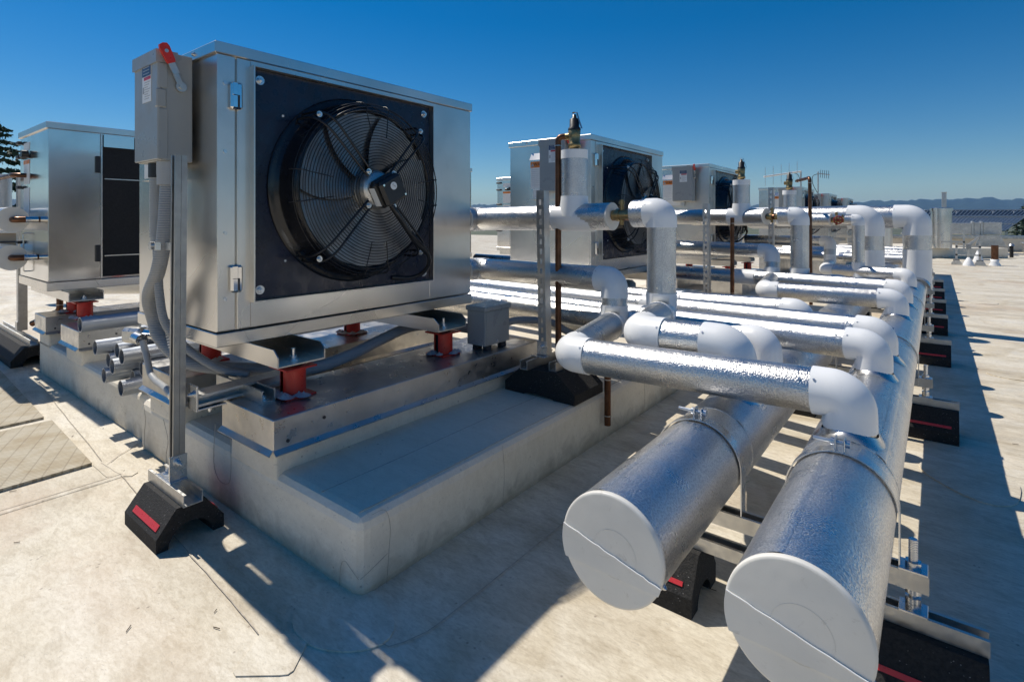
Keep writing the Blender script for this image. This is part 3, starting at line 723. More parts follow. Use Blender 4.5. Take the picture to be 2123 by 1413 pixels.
for k, dy in enumerate((2.80, 5.60, 11.25, 14.75, 18.4)):
    nm = ('second', 'third', 'fourth', 'fifth', 'farthest')[k]
    d = copy_tree(dis, (.02, dy, 0)); d['label'] = 'grey disconnect switch box with red lever on the %s fan unit' % nm
    if dy < 15:
        c = copy_tree(cov, (.07, dy, 0)); c['label'] = 'stainless side cover with orange WARNING label on the %s fan unit' % nm

# ------------------------------------------------------------------ strut helpers
def strut_profile(mb, p0, p1, up, side, w=.041, lip=True, h=.041):
    t = .0035; a = w / 2
    prof = [(-a, 0), (a, 0), (a, h), (a - .009, h), (a - .009, h - t), (a - t, h - t), (a - t, t), (-a + t, t), (-a + t, h - t), (-a + .009, h - t), (-a + .009, h), (-a, h)]
    mb.prism(prof, p0, p1, side, up); return mb
def block_mesh(x0, x1, yc, z0, hw=.108, h=.126, arch=.072):
    # long rubber block: trapezoid section with an arched channel below
    out = [(-hw, 0), (-hw, h * .36), (-hw * .44, h), (hw * .44, h), (hw, h * .36), (hw, 0), (arch, 0)]
    n = 10
    out += [(arch * math.cos(PI * k / n), arch * .95 * math.sin(PI * k / n)) for k in range(1, n)] + [(-arch, 0)]
    mb = MB(); mb.prism(out, (x0, yc, z0), (x1, yc, z0), (0, 1, 0), (0, 0, 1)); return mb
def add_strips(blk, x0, x1, yc, z0, hw=.108, h=.126, f0=.47, f1=.60):
    for sd in (-1, 1):
        n = Vector((0, sd * h * .64, hw * .56)).normalized()
        a = Vector((0, yc + sd * hw * (1 - .56 * (f0 - .36) / .64), z0 + h * f0)); b = Vector((0, yc + sd * hw * (1 - .56 * (f1 - .36) / .64), z0 + h * f1)); mb = MB()
        c = [Vector((x, p.y, p.z)) + n * .003 for x, p in ((x0 + .05, a), (x1 - .03, a), (x1 - .03, b), (x0 + .05, b))]
        if sd > 0: c = c[::-1]
        mb.quad(*c); cc = [q - n * .0028 for q in c]
        for i in range(4): mb.quad(c[i], cc[i], cc[(i + 1) % 4], c[(i + 1) % 4])
        mb.build('reflective_strip', 'tape', blk)

# front pole stand
t = thing('pole_stand', 'galvanised strut pole bolted on a black rubber block with red strip, left foreground', 'strut stand', (-2.165, .80, 0))
blk = block_mesh(-2.315, -2.02, .793, .0).build('rubber_block', 'rubber', t); add_strips(blk, -2.315, -2.02, .793, .0)
mb = MB(); strut_profile(mb, (-2.325, .793, .1262), (-2.005, .793, .1262), (0, 0, 1), (0, 1, 0), .062); mb.build('base_channel', 'galv', t)
mb = MB(); mb.box(-2.245, -2.125, .765, .823, .1674, .1730, .001); mb.box(-2.139, -2.133, .765, .823, .173, .26, .001); bp = mb.build('angle_bracket', 'zinc', t)
for q in (((-2.225, .794, .173), (0, 0, 1), .009), ((-2.133, .794, .235), (1, 0, 0), .02)): mb = MB(); hexbolt(mb, q[0], q[1], .010, q[2]); mb.build('bolt', 'zinc', bp)
PX, PYY = -2.155, .797
mb = MB(); strut_profile(mb, (PX, PYY - .0005, .174), (PX + .022, PYY - .0005, 1.33), (0, -1, 0), (1, 0, 0), .038, h=.019); mb.build('front_strut', 'galvdark', t)
mb = MB(); strut_profile(mb, (PX, PYY + .0005, .174), (PX + .022, PYY + .0005, 1.33), (0, 1, 0), (1, 0, 0), .038, h=.019); mb.build('back_strut', 'galvdark', t)
# horizontal strut carrying conduit away from the pole, and cross struts on the cap
t = thing('strut_bracket_arm', 'double galvanised strut arm running back from the pole over the front cap', 'strut', (-2.13, .83, .45))
mb = MB(); strut_profile(mb, (-2.115, .835, .452), (-2.115, 1.17, .459), (1, 0, 0), (0, 0, 1)); mb.build('near_strut', 'galv', t)
mb = MB(); strut_profile(mb, (-2.117, .835, .452), (-2.117, 1.17, .459), (-1, 0, 0), (0, 0, 1)); mb.build('far_strut', 'galv', t)
mb = MB(); mb.box(-2.132, -2.06, .825, .832, .42, .51, .001); mb.box(-2.132, -2.06, .832, .93, .422, .428, .001); br = mb.build('angle_bracket', 'zinc', t)
mb = MB(); hexbolt(mb, (-2.085, .825, .48), (0, -1, 0), .009, .01); hexbolt(mb, (-2.085, .88, .422), (0, 0, -1), .009, .01); mb.build('bolt', 'zinc', br)
t = thing('cross_strut', 'short galvanised strut lying across the near end of the front cap', 'strut', (-2.1, 1.02, .43))
mb = MB(); strut_profile(mb, (-2.30, 1.022, .4285), (-1.935, 1.022, .4285), (0, 0, 1), (0, 1, 0), .052, h=.046); mb.build('channel', 'galv', t)
mb = MB(); hexbolt(mb, (-1.975, 1.022, .432), (0, 0, 1), .015, .008); mb.build('bolt', 'zinc', t)

# conduits
def conduit(name, label, pts, r, mat='conduit', group=None, n=8):
    t = thing(name, label, 'conduit', pts[0], group)
    mb = MB(); mb.tube(spline(pts, n), r, 14); mb.build('sheath', mat, t); return t
c1 = conduit('flexible_conduit', 'thick grey flexible conduit hanging from the switch box and curving past the pole', [(-2.345, .838, 1.30), (-2.345, .832, 1.17), (-2.36, .828, 1.03), (-2.42, .828, .90), (-2.535, .835, .79), (-2.575, .865, .69), (-2.53, .88, .60), (-2.42, .93, .52), (-2.33, 1.04, .485), (-2.28, 1.11, .475), (-2.20, 1.20, .462), (-2.12, 1.32, .462), (-2.12, 1.5, .48), (-2.2, 1.75, .50), (-2.21, 1.95, .53), (-2.12, 2.08, .53), (-1.98, 2.15, .52), (-1.93, 2.16, .515)], .0265, group='grey flexible conduits')
mb = MB(); mb.cyl((-2.345, .836, 1.275), (-2.345, .836, 1.324), .040, 8); mb.cyl((-2.345, .836, 1.235), (-2.345, .836, 1.277), .037, 20); mb.build('hub_fitting', 'greyplastic', c1)
c2 = conduit('flexible_conduit', 'second grey conduit from the switch box, ribbed sleeve above, behind the thick one', [(-2.45, .836, 1.30), (-2.45, .836, 1.15), (-2.45, .834, 1.02), (-2.44, .834, .92), (-2.44, .84, .80), (-2.43, .86, .68), (-2.38, .92, .58), (-2.28, 1.00, .50), (-2.2, 1.08, .47)], .016, group='grey flexible conduits')
mb = MB()
for k in range(26): z = 1.268 - k * .0105; mb.cyl((-2.45, .836, z), (-2.45, .836, z - .006), .028 - .004 * (k > 22), 14); mb.cyl((-2.45, .836, z - .006), (-2.45, .836, z - .0105), .0245, 14)
mb.build('ribbed_sleeve', 'greyplastic', c2)
mb = MB(); mb.cyl((-2.45, .836, 1.268), (-2.45, .836, 1.324), .033, 8); mb.build('hub_fitting', 'plastic', c2)
t = thing('conduit_clamp', 'galvanised strap clamp holding the thick conduit to the pole', 'clamp', (-2.40, .85, 1.0))
mb = MB(); pts = []
for k in range(13):
    a = PI * .15 + PI * 1.3 * k / 12; pts.append((-2.368 + .030 * math.cos(a + PI * .35), .829 + .030 * math.sin(a + PI * .35)))
for (a, b), (c_, d) in zip(pts[:-1], pts[1:]): mb.quad((a, b, .985), (c_, d, .985), (c_, d, 1.015), (a, b, 1.015))
mb.box(-2.385, -2.20, .823, .828, .985, 1.015, .001); mb.build('strap', 'zinc', t)
mb = MB(); mb.cyl((-2.41, .81, 1.0), (-2.41, .795, 1.0), .016, 16); mb.build('bolt', 'zinc', t); mb = MB(); mb.cyl((-2.18, .825, 1.0), (-2.18, .815, 1.0), .032, 20); mb.build('round_washer', 'zinc', t)
t = conduit('small_conduit', 'small grey conduit looping from the angled fitting to the pole', [(-2.81, .90, .555), (-2.765, .90, .50), (-2.72, .90, .43), (-2.65, .895, .412), (-2.55, .885, .412), (-2.44, .865, .42), (-2.3, .835, .43), (-2.16, .83, .44)], .0135, 'greyplastic', 'grey flexible conduits')
mb = MB(); mb.cyl((-2.30, .836, .430), (-2.25, .832, .433), .018, 12); mb.build('coupling', 'zinc', t)
t = thing('conduit_elbow_fitting', 'cast angled conduit fitting lying on the conduit bundle', 'conduit fitting', (-2.9, .92, .5))
Rz = Matrix.Translation((-2.93, .915, .565)) @ Matrix.Rotation(rad(20), 4, 'Z')
mb = MB(); mb.rbox(-.07, .05, -.03, .03, -.035, .035, Rz, .014); mb.build('body', 'castal', t)
mb = MB(); mb.cyl((-2.88, .94, .575), (-2.75, .99, .585), .026, 10); mb.cyl((-2.83, .958, .578), (-2.815, .965, .579), .032, 8); mb.cyl((-2.88, .895, .565), (-2.82, .90, .56), .026, 8); mb.build('compression_nut', 'zinc', t)
# rigid conduit lying across the rear caps
# bundle of spare conduit
cs = [(-4.03, .474, .045)] + [(-3.56 + .082 * q, .275, .039) for q in range(6)] + [(-3.60 + .084 * q, .345, .039) for q in range(7)] + [(-3.55 + .086 * q, .417, .039) for q in range(5)] + [(-3.42, .488, .038), (-3.32, .488, .038)]
for k, (x, z, r) in enumerate(cs):
    mb = MB(); y0 = .965 + [0, .10, -.03, .16, .05, .22, -.05, .12][(k * 5) % 8] * (1 if k else 0); y1 = 2.2
    mb.lathe([(y1, r * .89), (y0, r * .89), (y0, r), (y1, r)], (x, 0, z), 'y', 28, True)
    o = mb.build('spare_conduit', 'bluesteel')
    lab = ('long galvanised conduit resting apart on the third cap' if k == 0 else 'galvanised conduit length stacked in the bundle between the curb caps')
    tag(o, lab, 'conduit', 'spare conduit stacked on the curb')

# junction box
t = thing('junction_box', 'small grey junction box with overhanging lid on the front cap', 'junction box', (-1.86, 2.2, .43))
mb = MB(); mb.box(-1.93, -1.808, 2.09, 2.29, .455, .632, .002); mb.build('enclosure', 'greypaint', t)
mb = MB(); mb.box(-1.936, -1.800, 2.083, 2.297, .632, .656, .003); mb.box(-1.808, -1.805, 2.10, 2.28, .46, .63, .001); mb.build('lid', 'greypaint', t)
for q in ((-1.91, -1.88, 2.11, 2.15), (-1.84, -1.815, 2.11, 2.15), (-1.84, -1.815, 2.23, 2.27)): mb = MB(); mb.box(q[0], q[1], q[2], q[3], .4285, .4555); mb.build('foot', 'ink', t)
mb = MB(); hexbolt(mb, (-1.805, 2.185, .47), (1, 0, 0), .005, .004); mb.build('screw', 'zinc', t)
conduit('flexible_conduit', 'grey conduit leaving the junction box behind the slotted post', [(-1.87, 2.29, .53), (-1.84, 2.42, .54), (-1.70, 2.52, .53), (-1.60, 2.56, .48), (-1.45, 2.60, .44), (-1.35, 2.7, .40)], .02, group='grey flexible conduits')

# ------------------------------------------------------------------ insulated pipe runs
def lap_strip(par, a, b, r, facing, mat, w=.022, th=.0013):
    a, b = Vector(a), Vector(b); d = (b - a).normalized(); f = Vector(facing); n = (f - d * f.dot(d)).normalized(); q = d.cross(n); mb = MB(); da = w / r
    N = max(4, int((b - a).length / .05)); o = 0; K = 4
    for i in range(N + 1):
        p = a + (b - a) * (i / N); j0 = random.uniform(-.04, .04) * da
        for k in range(K + 1):
            an = -da / 2 + da * k / K + j0; rr = r + (th if k < K else .0001) - (.001 if k == 0 else 0)
            mb.v.append(tuple(p + (n * math.cos(an) + q * math.sin(an)) * rr))
    for i in range(N):
        for k in range(K): c = i * (K + 1) + k; mb.face((c, c + 1, c + K + 2, c + K + 1), True)
    mb.build('lap_seam', mat, par)
def pipe_run(name, label, pts, r, R=.085, leg=.012, group='foil wrapped branch pipes', seg=32, mat='foil', cap0=None, cap1=None, fit=1.045, cat='insulated pipe'):
    P = [Vector(p) for p in pts]; t = thing(name, label, cat, P[0], group); n = len(P)
    cut = []
    for i in range(n):
        if i in (0, n - 1): cut.append(0.0)
        else: cut.append(min(R + leg, (P[i] - P[i - 1]).length * .5, (P[i + 1] - P[i]).length * .5 if i < n - 2 else (P[i + 1] - P[i]).length))
    for i in range(n - 1):
        d = (P[i + 1] - P[i]); L = d.length; d = d.normalized()
        a = cut[i]; b = cut[i + 1]
        if L - a - b > .012:
            mb = MB(); q0 = P[i] + d * (a - .004 if a else 0); q1 = P[i + 1] - d * (b - .004 if b else 0)
            mb.tube([q0, q1], r, seg, True); jk = mb.build('jacket', mat, t)
            LL = (q1 - q0).length; kk = 1
            while kk * .92 + .25 < LL:
                qq = q1 - d * (kk * .92 - .22); mb = MB(); mb.tube([qq - d * .026, qq + d * .026], r + .0012, seg, True); mb.build('joint_band', 'foil_flat', jk); kk += 1
            if LL > .3 and r < .1: lap_strip(jk, q0 + d * .004, q1 - d * .004, r, (.2, -.5, .85) if abs(d.z) < .8 else (.5, -1, 0), mat, .014)
            if LL > .2: n2 = (Vector((.1, -.8, .6)) - d * Vector((.1, -.8, .6)).dot(d)).normalized(); mb = MB(); qq = q1 - d * .03 + n2 * r * .99; mb.cyl(qq, qq + n2 * .004, .004, 8); mb.build('tack', 'zinc', jk)
    for i in range(1, n - 1):
        a = (P[i - 1] - P[i]).normalized(); b = (P[i + 1] - P[i]).normalized(); c = cut[i]
        path = bend([P[i] + a * c, P[i], P[i] + b * (c if i < n - 2 or (P[i + 1] - P[i]).length > c + .02 else (P[i + 1] - P[i]).length)], min(R, c * .98), 12)
        mb = MB(); nn = len(path); mb.tube(path, r * fit, seg, True, [r * fit * (1.012 if k in (0, nn - 1) else 1) for k in range(nn)]); el = mb.build('elbow', 'pvc', t)
        for (q, dd) in ((P[i] + a * c, a), (P[i] + b * c, b)):
            if abs(dd.z) < .9:
                n2 = (Vector((.25, -.75, .6)) - dd * Vector((.25, -.75, .6)).dot(dd)).normalized(); mb = MB(); q = q - dd * .012 + n2 * r * fit * .99; mb.cyl(q, q + n2 * .004, .0036, 8); mb.build('tack', 'zinc', el)
    for e, (w, i, j) in {'a': (cap0, 0, 1), 'b': (cap1, n - 1, n - 2)}.items():
        if w:
            d = (P[i] - P[j]).normalized(); mb = MB(); mb.cyl(P[i] - d * .002, P[i] + d * .006, r * 1.02, seg); mb.build('end_cap', 'capwhite', t)
            mb = MB(); mb.cyl(P[i] + d * .006, P[i] + d * w, .022, 16); mb.build('copper_stub', 'copper', t)
    return t
HZ, HR, LX, RX_ = .40, .1165, -.545, -.19
def header(label, X, y0, y1):
    t = thing('header_pipe', label, 'header pipe', (X, y0, HZ), 'large foil wrapped header pipes')
    ys = [y0 + .012]
    jo = random.Random(int(-X * 100)); y = y0 + .012
    joints = [1.66, 2.55, 3.3, 4.25, 5.2, 6.1, 7.0, 8.0, 9.0, 10.5, 12]
    edges = [y0 + .012] + [j + jo.uniform(-.06, .06) for j in joints if y0 < j < y1] + [y1]
    for k, (a, b) in enumerate(zip(edges[:-1], edges[1:])):
        mb = MB(); rr = HR + (.0012 if k % 2 else 0); mb.tube([(X, a - (.0 if k % 2 else -.002), HZ), (X, b + (.015 if k % 2 else 0), HZ)], rr, 64, True); jk = mb.build('jacket', 'foil_big', t); lap_strip(jk, (X, a + .004, HZ), (X, b - .004, HZ), rr, (.75 if k % 2 else -.25, 0, .8), 'foil_big', .03, .0016)
    mb = MB(); mb.lathe([(0, 0), (0, HR * .96), (.0005, HR * 1.0), (.003, HR * 1.010), (.012, HR * 1.012), (.013, HR)], (X, y0, HZ), 'y', 64)
    for i in range(len(mb.f)): mb.f[i] = mb.f[i][::-1]
    cp = mb.build('end_cap', 'capwhite', t)
    mb = MB()                                      # overlapping lower half-disc with a ragged lip
    n = 40; tilt = rad(-14); o = len(mb.v); pts = []
    for k in range(n + 1):
        a = PI + PI * k / n + tilt * 0; pts.append((math.cos(a) * HR * 1.008, math.sin(a) * HR * 1.008))
    pts = [(p[0] * math.cos(tilt) - p[1] * math.sin(tilt), p[0] * math.sin(tilt) + p[1] * math.cos(tilt) - .006) for p in pts]
    pts = [p for p in pts if p[0] ** 2 + p[1] ** 2 <= (HR * 1.03) ** 2]
    lip = []
    for k in range(1, 18):
        f = k / 18; p = (pts[-1][0] * (1 - f) + pts[0][0] * f, pts[-1][1] * (1 - f) + pts[0][1] * f + jo.uniform(-.0012, .0012)); lip.append(p)
    poly = pts + lip
    mb.prism(poly, (X, y0 - .0030, HZ), (X, y0 - .0002, HZ), (1, 0, 0), (0, 0, 1)); mb.build('tape_flap', 'capwhite', cp)
    mb = MB(); mb.tube([(X + p[0], y0 - .0035, HZ + p[1]) for p in [pts[-1]] + lip + [pts[0]]], .0012, 6); mb.build('tape_edge', 'pvc', cp)
    for rr_, w in ((.05, .0002),):
        mb = MB(); mb.tube([(X + .01 + rr_ * math.cos(2 * PI * k / 48), y0 - .0005, HZ - .005 + rr_ * math.sin(2 * PI * k / 48)) for k in range(49)], w, 4, False); mb.build('mould_ring', 'capwhite', cp)
    for sgn in (1, -1):
        mb = MB(); a = rad(-25 if sgn > 0 else 205); hexbolt(mb, (X + HR * math.cos(a), y0 + .03, HZ + HR * math.sin(a)), (math.cos(a), 0, math.sin(a)), .005, .004); mb.build('screw', 'zinc', t)
    return t
header('large foil header pipe with white end disc, left of the two, beside the curb', LX, 1.035, 13)
header('large foil header pipe with white end disc, right of the two, carrying most elbows', RX_, 1.03, 14)
# saddles where branches land on the headers
def saddle(par, X, y, r):
    mb = MB(); prof = []
    n = 36; o = len(mb.v)
    for ringi, (k, off) in enumerate(((1.03, .016), (1.16, .006), (1.5, .0016))):
        for i in range(n):
            a = 2 * PI * i / n; x = r * k * math.cos(a); yy = r * k * math.sin(a)
            xx = max(-HR * .985, min(HR * .985, x)); z = math.sqrt(HR * HR - xx * xx) + off
            mb.v.append((X + xx * (1 + off / HR * .3), y + yy, HZ + z))
    for j in range(2):
        for i in range(n): a = o + j * n + i; b = o + j * n + (i + 1) % n; mb.face((a, a + n, b + n, b), True)
    mb.build('saddle', 'foil_flat', par)
def branch(label, pts, r, hx, y, **kw):
    t = pipe_run('branch_pipe', label, pts, r, **kw)
    saddle(t, hx, y, r); return t
HB = HZ + HR - .03
# nearest unit, lower pipe -> right header
branch('nearest foil branch pipe with white elbows, dropping onto the right header', [(-2.23, 2.39, .80), (-2.23, 2.52, .80), (-1.27, 2.46, .80), (-1.262, 2.44, .585), (-1.11, 1.78, .588), (RX_, 1.772, .613), (RX_, 1.772, HB)], .064, RX_, 1.772, R=.078, cap0=.06)
# nearest unit, upper pipe -> left header, split at the brass valve
up = pipe_run('branch_pipe', 'foil pipe with white tee and upright stub, level with the nearest unit', [(-2.23, 2.39, 1.105), (-2.23, 2.50, 1.105), (-1.285, 2.46, 1.118)], .069, R=.075, cap0=.06, cap1=.10)
branch('foil pipe with tall upright section beside the brass valve, on the left header', [(-1.16, 2.455, 1.13), (-1.02, 2.45, 1.135), (-1.02, 2.45, .655), (-.90, 1.95, .663), (LX, 1.945, .668), (LX, 1.945, HB)], .0665, LX, 1.945, R=.075, leg=.03, fit=1.06)
def tee(par, x, y, z, r, ztop, capm='pvc'):
    mb = MB(); mb.tube([(x - .11, y, z), (x + .12, y, z)], r * 1.05, 32); mb.tube([(x, y, z + r * .1), (x, y, z + r + .0), (x, y, z + r + .03), (x, y, z + r + .045)], r, 32, True, [r * 1.12, r * 1.10, r * 1.05, r * 1.04]); mb.build('tee', 'pvc', par)
    mb = MB(); mb.tube([(x, y, z + r + .04), (x, y, ztop - .04)], r, 32); mb.build('riser', 'foil', par)
    mb = MB(); mb.tube([(x, y, ztop - .045), (x, y, ztop)], r * 1.03, 32); mb.build('riser_cap', 'pvc', par)
tee(up, -1.51, 2.47, 1.112, .069, 1.468)
def relief_valve(label, x, y, z, s=1.0, turn=0):
    t = thing('relief_valve', label, 'relief valve', (x, y, z), 'brass relief valves on the risers')
    mb = MB(); mb.lathe([(0, .024 * s), (.012 * s, .024 * s), (.012 * s, .034 * s), (.035 * s, .034 * s), (.04 * s, .029 * s), (.075 * s, .031 * s), (.105 * s, .033 * s), (.108 * s, .030 * s)], (x, y, z), 'z', 20); mb.tube([(x, y, z + .078 * s), (x - .05 * s, y, z + .078 * s)], .019 * s, 14); mb.build('body', 'brass', t)
    mb = MB(); mb.lathe([(.108 * s, .034 * s), (.118 * s, .033 * s), (.124 * s, .026 * s), (.165 * s, .025 * s), (.172 * s, .012 * s), (.19 * s, .010 * s), (.192 * s, 0)], (x, y, z), 'z', 20); mb.build('spring_cap', 'plastic', t)
    mb = MB(); pts = [(x - .012 * s, y, z + .20 * s), (x, y, z + .203 * s), (x + .016 * s, y, z + .20 * s), (x + .028 * s, y, z + .16 * s), (x + .045 * s, y, z + .115 * s)]
    for p, q in zip(pts[:-1], pts[1:]): mb.quad((p[0], y - .008 * s, p[2]), (p[0], y + .008 * s, p[2]), (q[0], y + .008 * s, q[2]), (q[0], y - .008 * s, q[2])); mb.quad((p[0], y - .008 * s, p[2] - .003), (q[0], y - .008 * s, q[2] - .003), (q[0], y + .008 * s, q[2] - .003), (p[0], y + .008 * s, p[2] - .003))
    mb.build('lever', 'galv', t); return t
relief_valve('brass and black relief valve topping the nearest riser, copper pipe attached', -1.51, 2.47, 1.468)
def drain(label, pts, r=.0165, bl=None, grp='copper drain pipes'):
    t = thing('drain_pipe', label, 'drain pipe', pts[0], grp)
    mb = MB(); mb.tube(bend(pts, .035, 6), r, 14); mb.build('tube', 'copper', t)
    mb = MB()
    for p, q in zip(pts[:-1], pts[1:]):
        d = (Vector(q) - Vector(p)).normalized()
        for e, sg in ((p, 1), (q, -1)):
            c = Vector(e) + d * sg * .048
            if (Vector(q) - Vector(p)).length > .12: mb.cyl(c - d * .002, c + d * .002, r * 1.16, 14)
    mb.build('solder_joint', 'solder', t); return t
drain('nearest copper drain pipe, dropping from the relief valve and over the curb edge', [(-1.555, 2.47, 1.546), (-1.60, 2.45, 1.546), (-1.585, 2.43, .365), (-1.282, 2.41, .36), (-1.282, 2.41, .085)])
def brass_joint(label, x0, x1, y, z, wheel=None, s=1):
    t = thing('brass_valve', label, 'valve', ((x0 + x1) / 2, y, z), 'brass valves between pipe ends')
    mb = MB(); mb.cyl((x0, y, z), (x1, y, z), .026 * s, 16); mb.cyl((x0 + .02, y, z), (x0 + .04, y, z), .032 * s, 8); mb.build('body', 'brass', t)
    xm = (x0 + x1) / 2 - .012
    mb = MB(); mb.cyl((xm, y, z - .05 * s), (xm, y, z + .075 * s), .0105 * s, 12); mb.cyl((xm, y, z + .052 * s), (xm, y, z + .068 * s), .015 * s, 6); mb.cyl((xm + .05, y, z), (xm + .05, y, z + .05), .008, 10); mb.build('test_port', 'brass', t)
    if wheel:
        mb = MB(); c = Vector((xm + .02, y - .05, z)); mb.tube([c + Vector((.036 * math.cos(a), 0, .036 * math.sin(a))) for a in [2 * PI * k / 20 for k in range(21)]], .006, 6, False); mb.cyl(c, c + Vector((0, .05, 0)), .006, 8)
        for k in range(3): a = PI * k / 3; mb.tube([c - Vector((.036 * math.cos(a), 0, .036 * math.sin(a))), c + Vector((.036 * math.cos(a), 0, .036 * math.sin(a)))], .004, 5)
        mb.build('handwheel', 'redwheel', t)
    return t
brass_joint('brass valve joining the nearest upper pipe to its tall elbow', -1.275, -1.155, 2.455, 1.125)
# slotted posts
def slotted_post(label, x, y, z0, z1, lean=0.0, base=None):
    t = thing('slotted_post', label, 'strut post', (x, y, z0), 'slotted strut posts')
    mb = MB(); w = .047; h = .047; N = int((z1 - z0) / .05)
    # back web with real slots: built from rails and bridges
    def Xl(z): return x + lean * (z - z0)
    for k in range(N):
        a = z0 + k * .05; b = a + .05 if k < N - 1 else z1
        for (u0, u1, w0, w1) in ((-w / 2, -.007, a, b), (.007, w / 2, a, b), (-.007, .007, a, a + .011), (-.007, .007, a + .039, b)):
            mb.box(Xl(a) + u0, Xl(a) + u1, y - .003, y, w0, w1)
    mb.prism([(-w / 2, .0001), (-w / 2 + .003, .0001), (-w / 2 + .003, h), (-w / 2, h)], (Xl(z0), y, z0), (Xl(z1), y, z1), (1, 0, 0), (0, 1, 0))
    mb.prism([(w / 2 - .003, .0001), (w / 2, .0001), (w / 2, h), (w / 2 - .003, h)], (Xl(z0), y, z0), (Xl(z1), y, z1), (1, 0, 0), (0, 1, 0))
    mb.build('channel', 'galv', t)
    mb = MB(); mb.box(x - .045, x + .035, y - .04, y + .004, z0 - .0055, z0 - .0005, .001); mb.box(x - .03, x + .03, y - .009, y - .0035, z0, z0 + .07, .001); fp = mb.build('foot_plate', 'zinc', t)
    mb = MB(); hexbolt(mb, (x, y - .009, z0 + .045), (0, -1, 0), .011, .009); mb.build('bolt', 'zinc', fp)
    return t
slotted_post('tall slotted strut post in front of the nearest upper pipe', -1.575, 2.27, .415, 1.25, -.02)
slotted_post('slotted strut post in front of the second unit pipes', -1.47, 4.45, .40, 1.235, -.01)
slotted_post('slotted strut post by the third unit pipes', -1.28, 5.78, .40, 1.42, 0)
def floor_block(label, x0, x1, y, z, strut=True, name='rubber_support'):
    t = thing(name, label, 'rubber support', ((x0 + x1) / 2, y, z), 'black rubber supports on the curb')
    block_mesh(x0, x1, y, z, .10, .118).build('rubber_block', 'rubber', t)
    if strut:
        mb = MB(); strut_profile(mb, (x0 + .05, y - .045, z + .1185), (x0 + .05, y + .2, z + .1185), (0, 0, 1), (1, 0, 0)); mb.build('channel', 'galv', t)
    return t
def wide_block(label, x0, x1, y0, y1, z, h):
    t = thing('rubber_support', label, 'rubber support', ((x0 + x1) / 2, (y0 + y1) / 2, z), 'black rubber supports on the curb')
    mb = MB(); yc = (y0 + y1) / 2; hw = (x1 - x0) / 2; xc = (x0 + x1) / 2
    out = [(-hw, 0), (-hw, h * .36), (-hw * .52, h), (hw * .52, h), (hw, h * .36), (hw, 0), (.09, 0)] + [(.09 * math.cos(PI * k / 8), .012 * math.sin(PI * k / 8)) for k in range(1, 8)] + [(-.09, 0)]
    mb.prism(out, (xc, y0, z), (xc, y1, z), (1, 0, 0), (0, 0, 1)); mb.build('rubber_block', 'rubber', t); return t
w = wide_block('black rubber block at the curb edge under the slotted post', -1.74, -1.325, 2.17, 2.44, CZ, .13)
mb = MB(); strut_profile(mb, (-1.60, 2.14, .3645), (-1.60, 2.42, .3645), (0, 0, 1), (1, 0, 0), .045, h=.044); mb.build('channel', 'galv', w)
mb = MB(); strut_profile(mb, (-1.47, 2.20, .3645), (-1.47, 2.42, .3645), (0, 0, 1), (1, 0, 0), .041); mb.build('channel', 'galv', w)

# row B pipes passing through the gap between units
branch('long foil pipe on the right header, first of the pair beyond the nearest branch', [(-4.6, 2.98, .585), (-1.3, 2.70, .585), (RX_, 2.515, .613), (RX_, 2.515, HB)], .060, RX_, 2.515, R=.078)
branch('long foil pipe on the right header, second of the pair beyond the nearest branch', [(-4.6, 3.32, .585), (-1.3, 3.06, .59), (RX_, 2.865, .612), (RX_, 2.865, HB)], .060, RX_, 2.865, R=.078)
branch('long foil pipe ending in a white elbow on the left header', [(-4.6, 2.86, .57), (-1.3, 2.575, .575), (LX, 2.37, .607), (LX, 2.37, HB)], .060, LX, 2.37, R=.078)
branch('long foil pipe on the left header with white elbow mostly hidden', [(-4.6, 3.60, .60), (-1.3, 3.28, .60), (LX, 3.12, .632), (LX, 3.12, HB)], .060, LX, 3.12, R=.078)
# big row B run low in the gap (bright pair)
pipe_run('large_foil_pipe', 'broad sunlit foil pipe low behind the junction box', [(-6.5, 2.78, .60), (-1.55, 2.80, .49)], .082, group=None, mat='foil')
# second unit
branch('foil branch pipe from the second unit with round white elbow, on the right header', [(-2.23, 5.13, .84), (-2.2, 5.27, .84), (-1.10, 5.00, .835), (-1.09, 4.95, .60), (-.955, 4.12, .606), (RX_, 4.09, .612), (RX_, 4.09, HB)], .060, RX_, 4.09, R=.085)
u2 = pipe_run('branch_pipe', 'foil pipe with white tee at the second unit, level with its fan', [(-2.23, 5.13, 1.13), (-2.2, 5.27, 1.13), (-1.13, 4.93, 1.128)], .070, R=.075, cap1=.08)
tee(u2, -1.345, 4.99, 1.13, .070, 1.45)
relief_valve('brass and black relief valve on the second riser', -1.345, 4.99, 1.45, .95)
brass_joint('brass valve with paper tag at the second upper pipe', -1.12, -1.02, 4.92, 1.128)
branch('foil pipe with tall white elbow at the second unit, landing on the left header', [(-1.03, 4.93, 1.135), (-.875, 4.93, 1.135), (-.875, 4.93, .60), (LX, 4.93, .60), (LX, 4.93, HB)], .068, LX, 4.93, R=.08, leg=.03)
drain('copper drain pipe at the second unit with a clip near its elbow', [(-1.345, 4.72, 1.12), (-1.345, 4.72, .44), (-1.06, 4.72, .415), (-1.06, 4.72, .27)])
branch('long foil pipe behind the second unit drain, reaching the right header', [(-4.6, 5.15, .61), (-1.3, 4.98, .607), (RX_, 4.72, .612), (RX_, 4.72, HB)], .062, RX_, 4.72, R=.08)
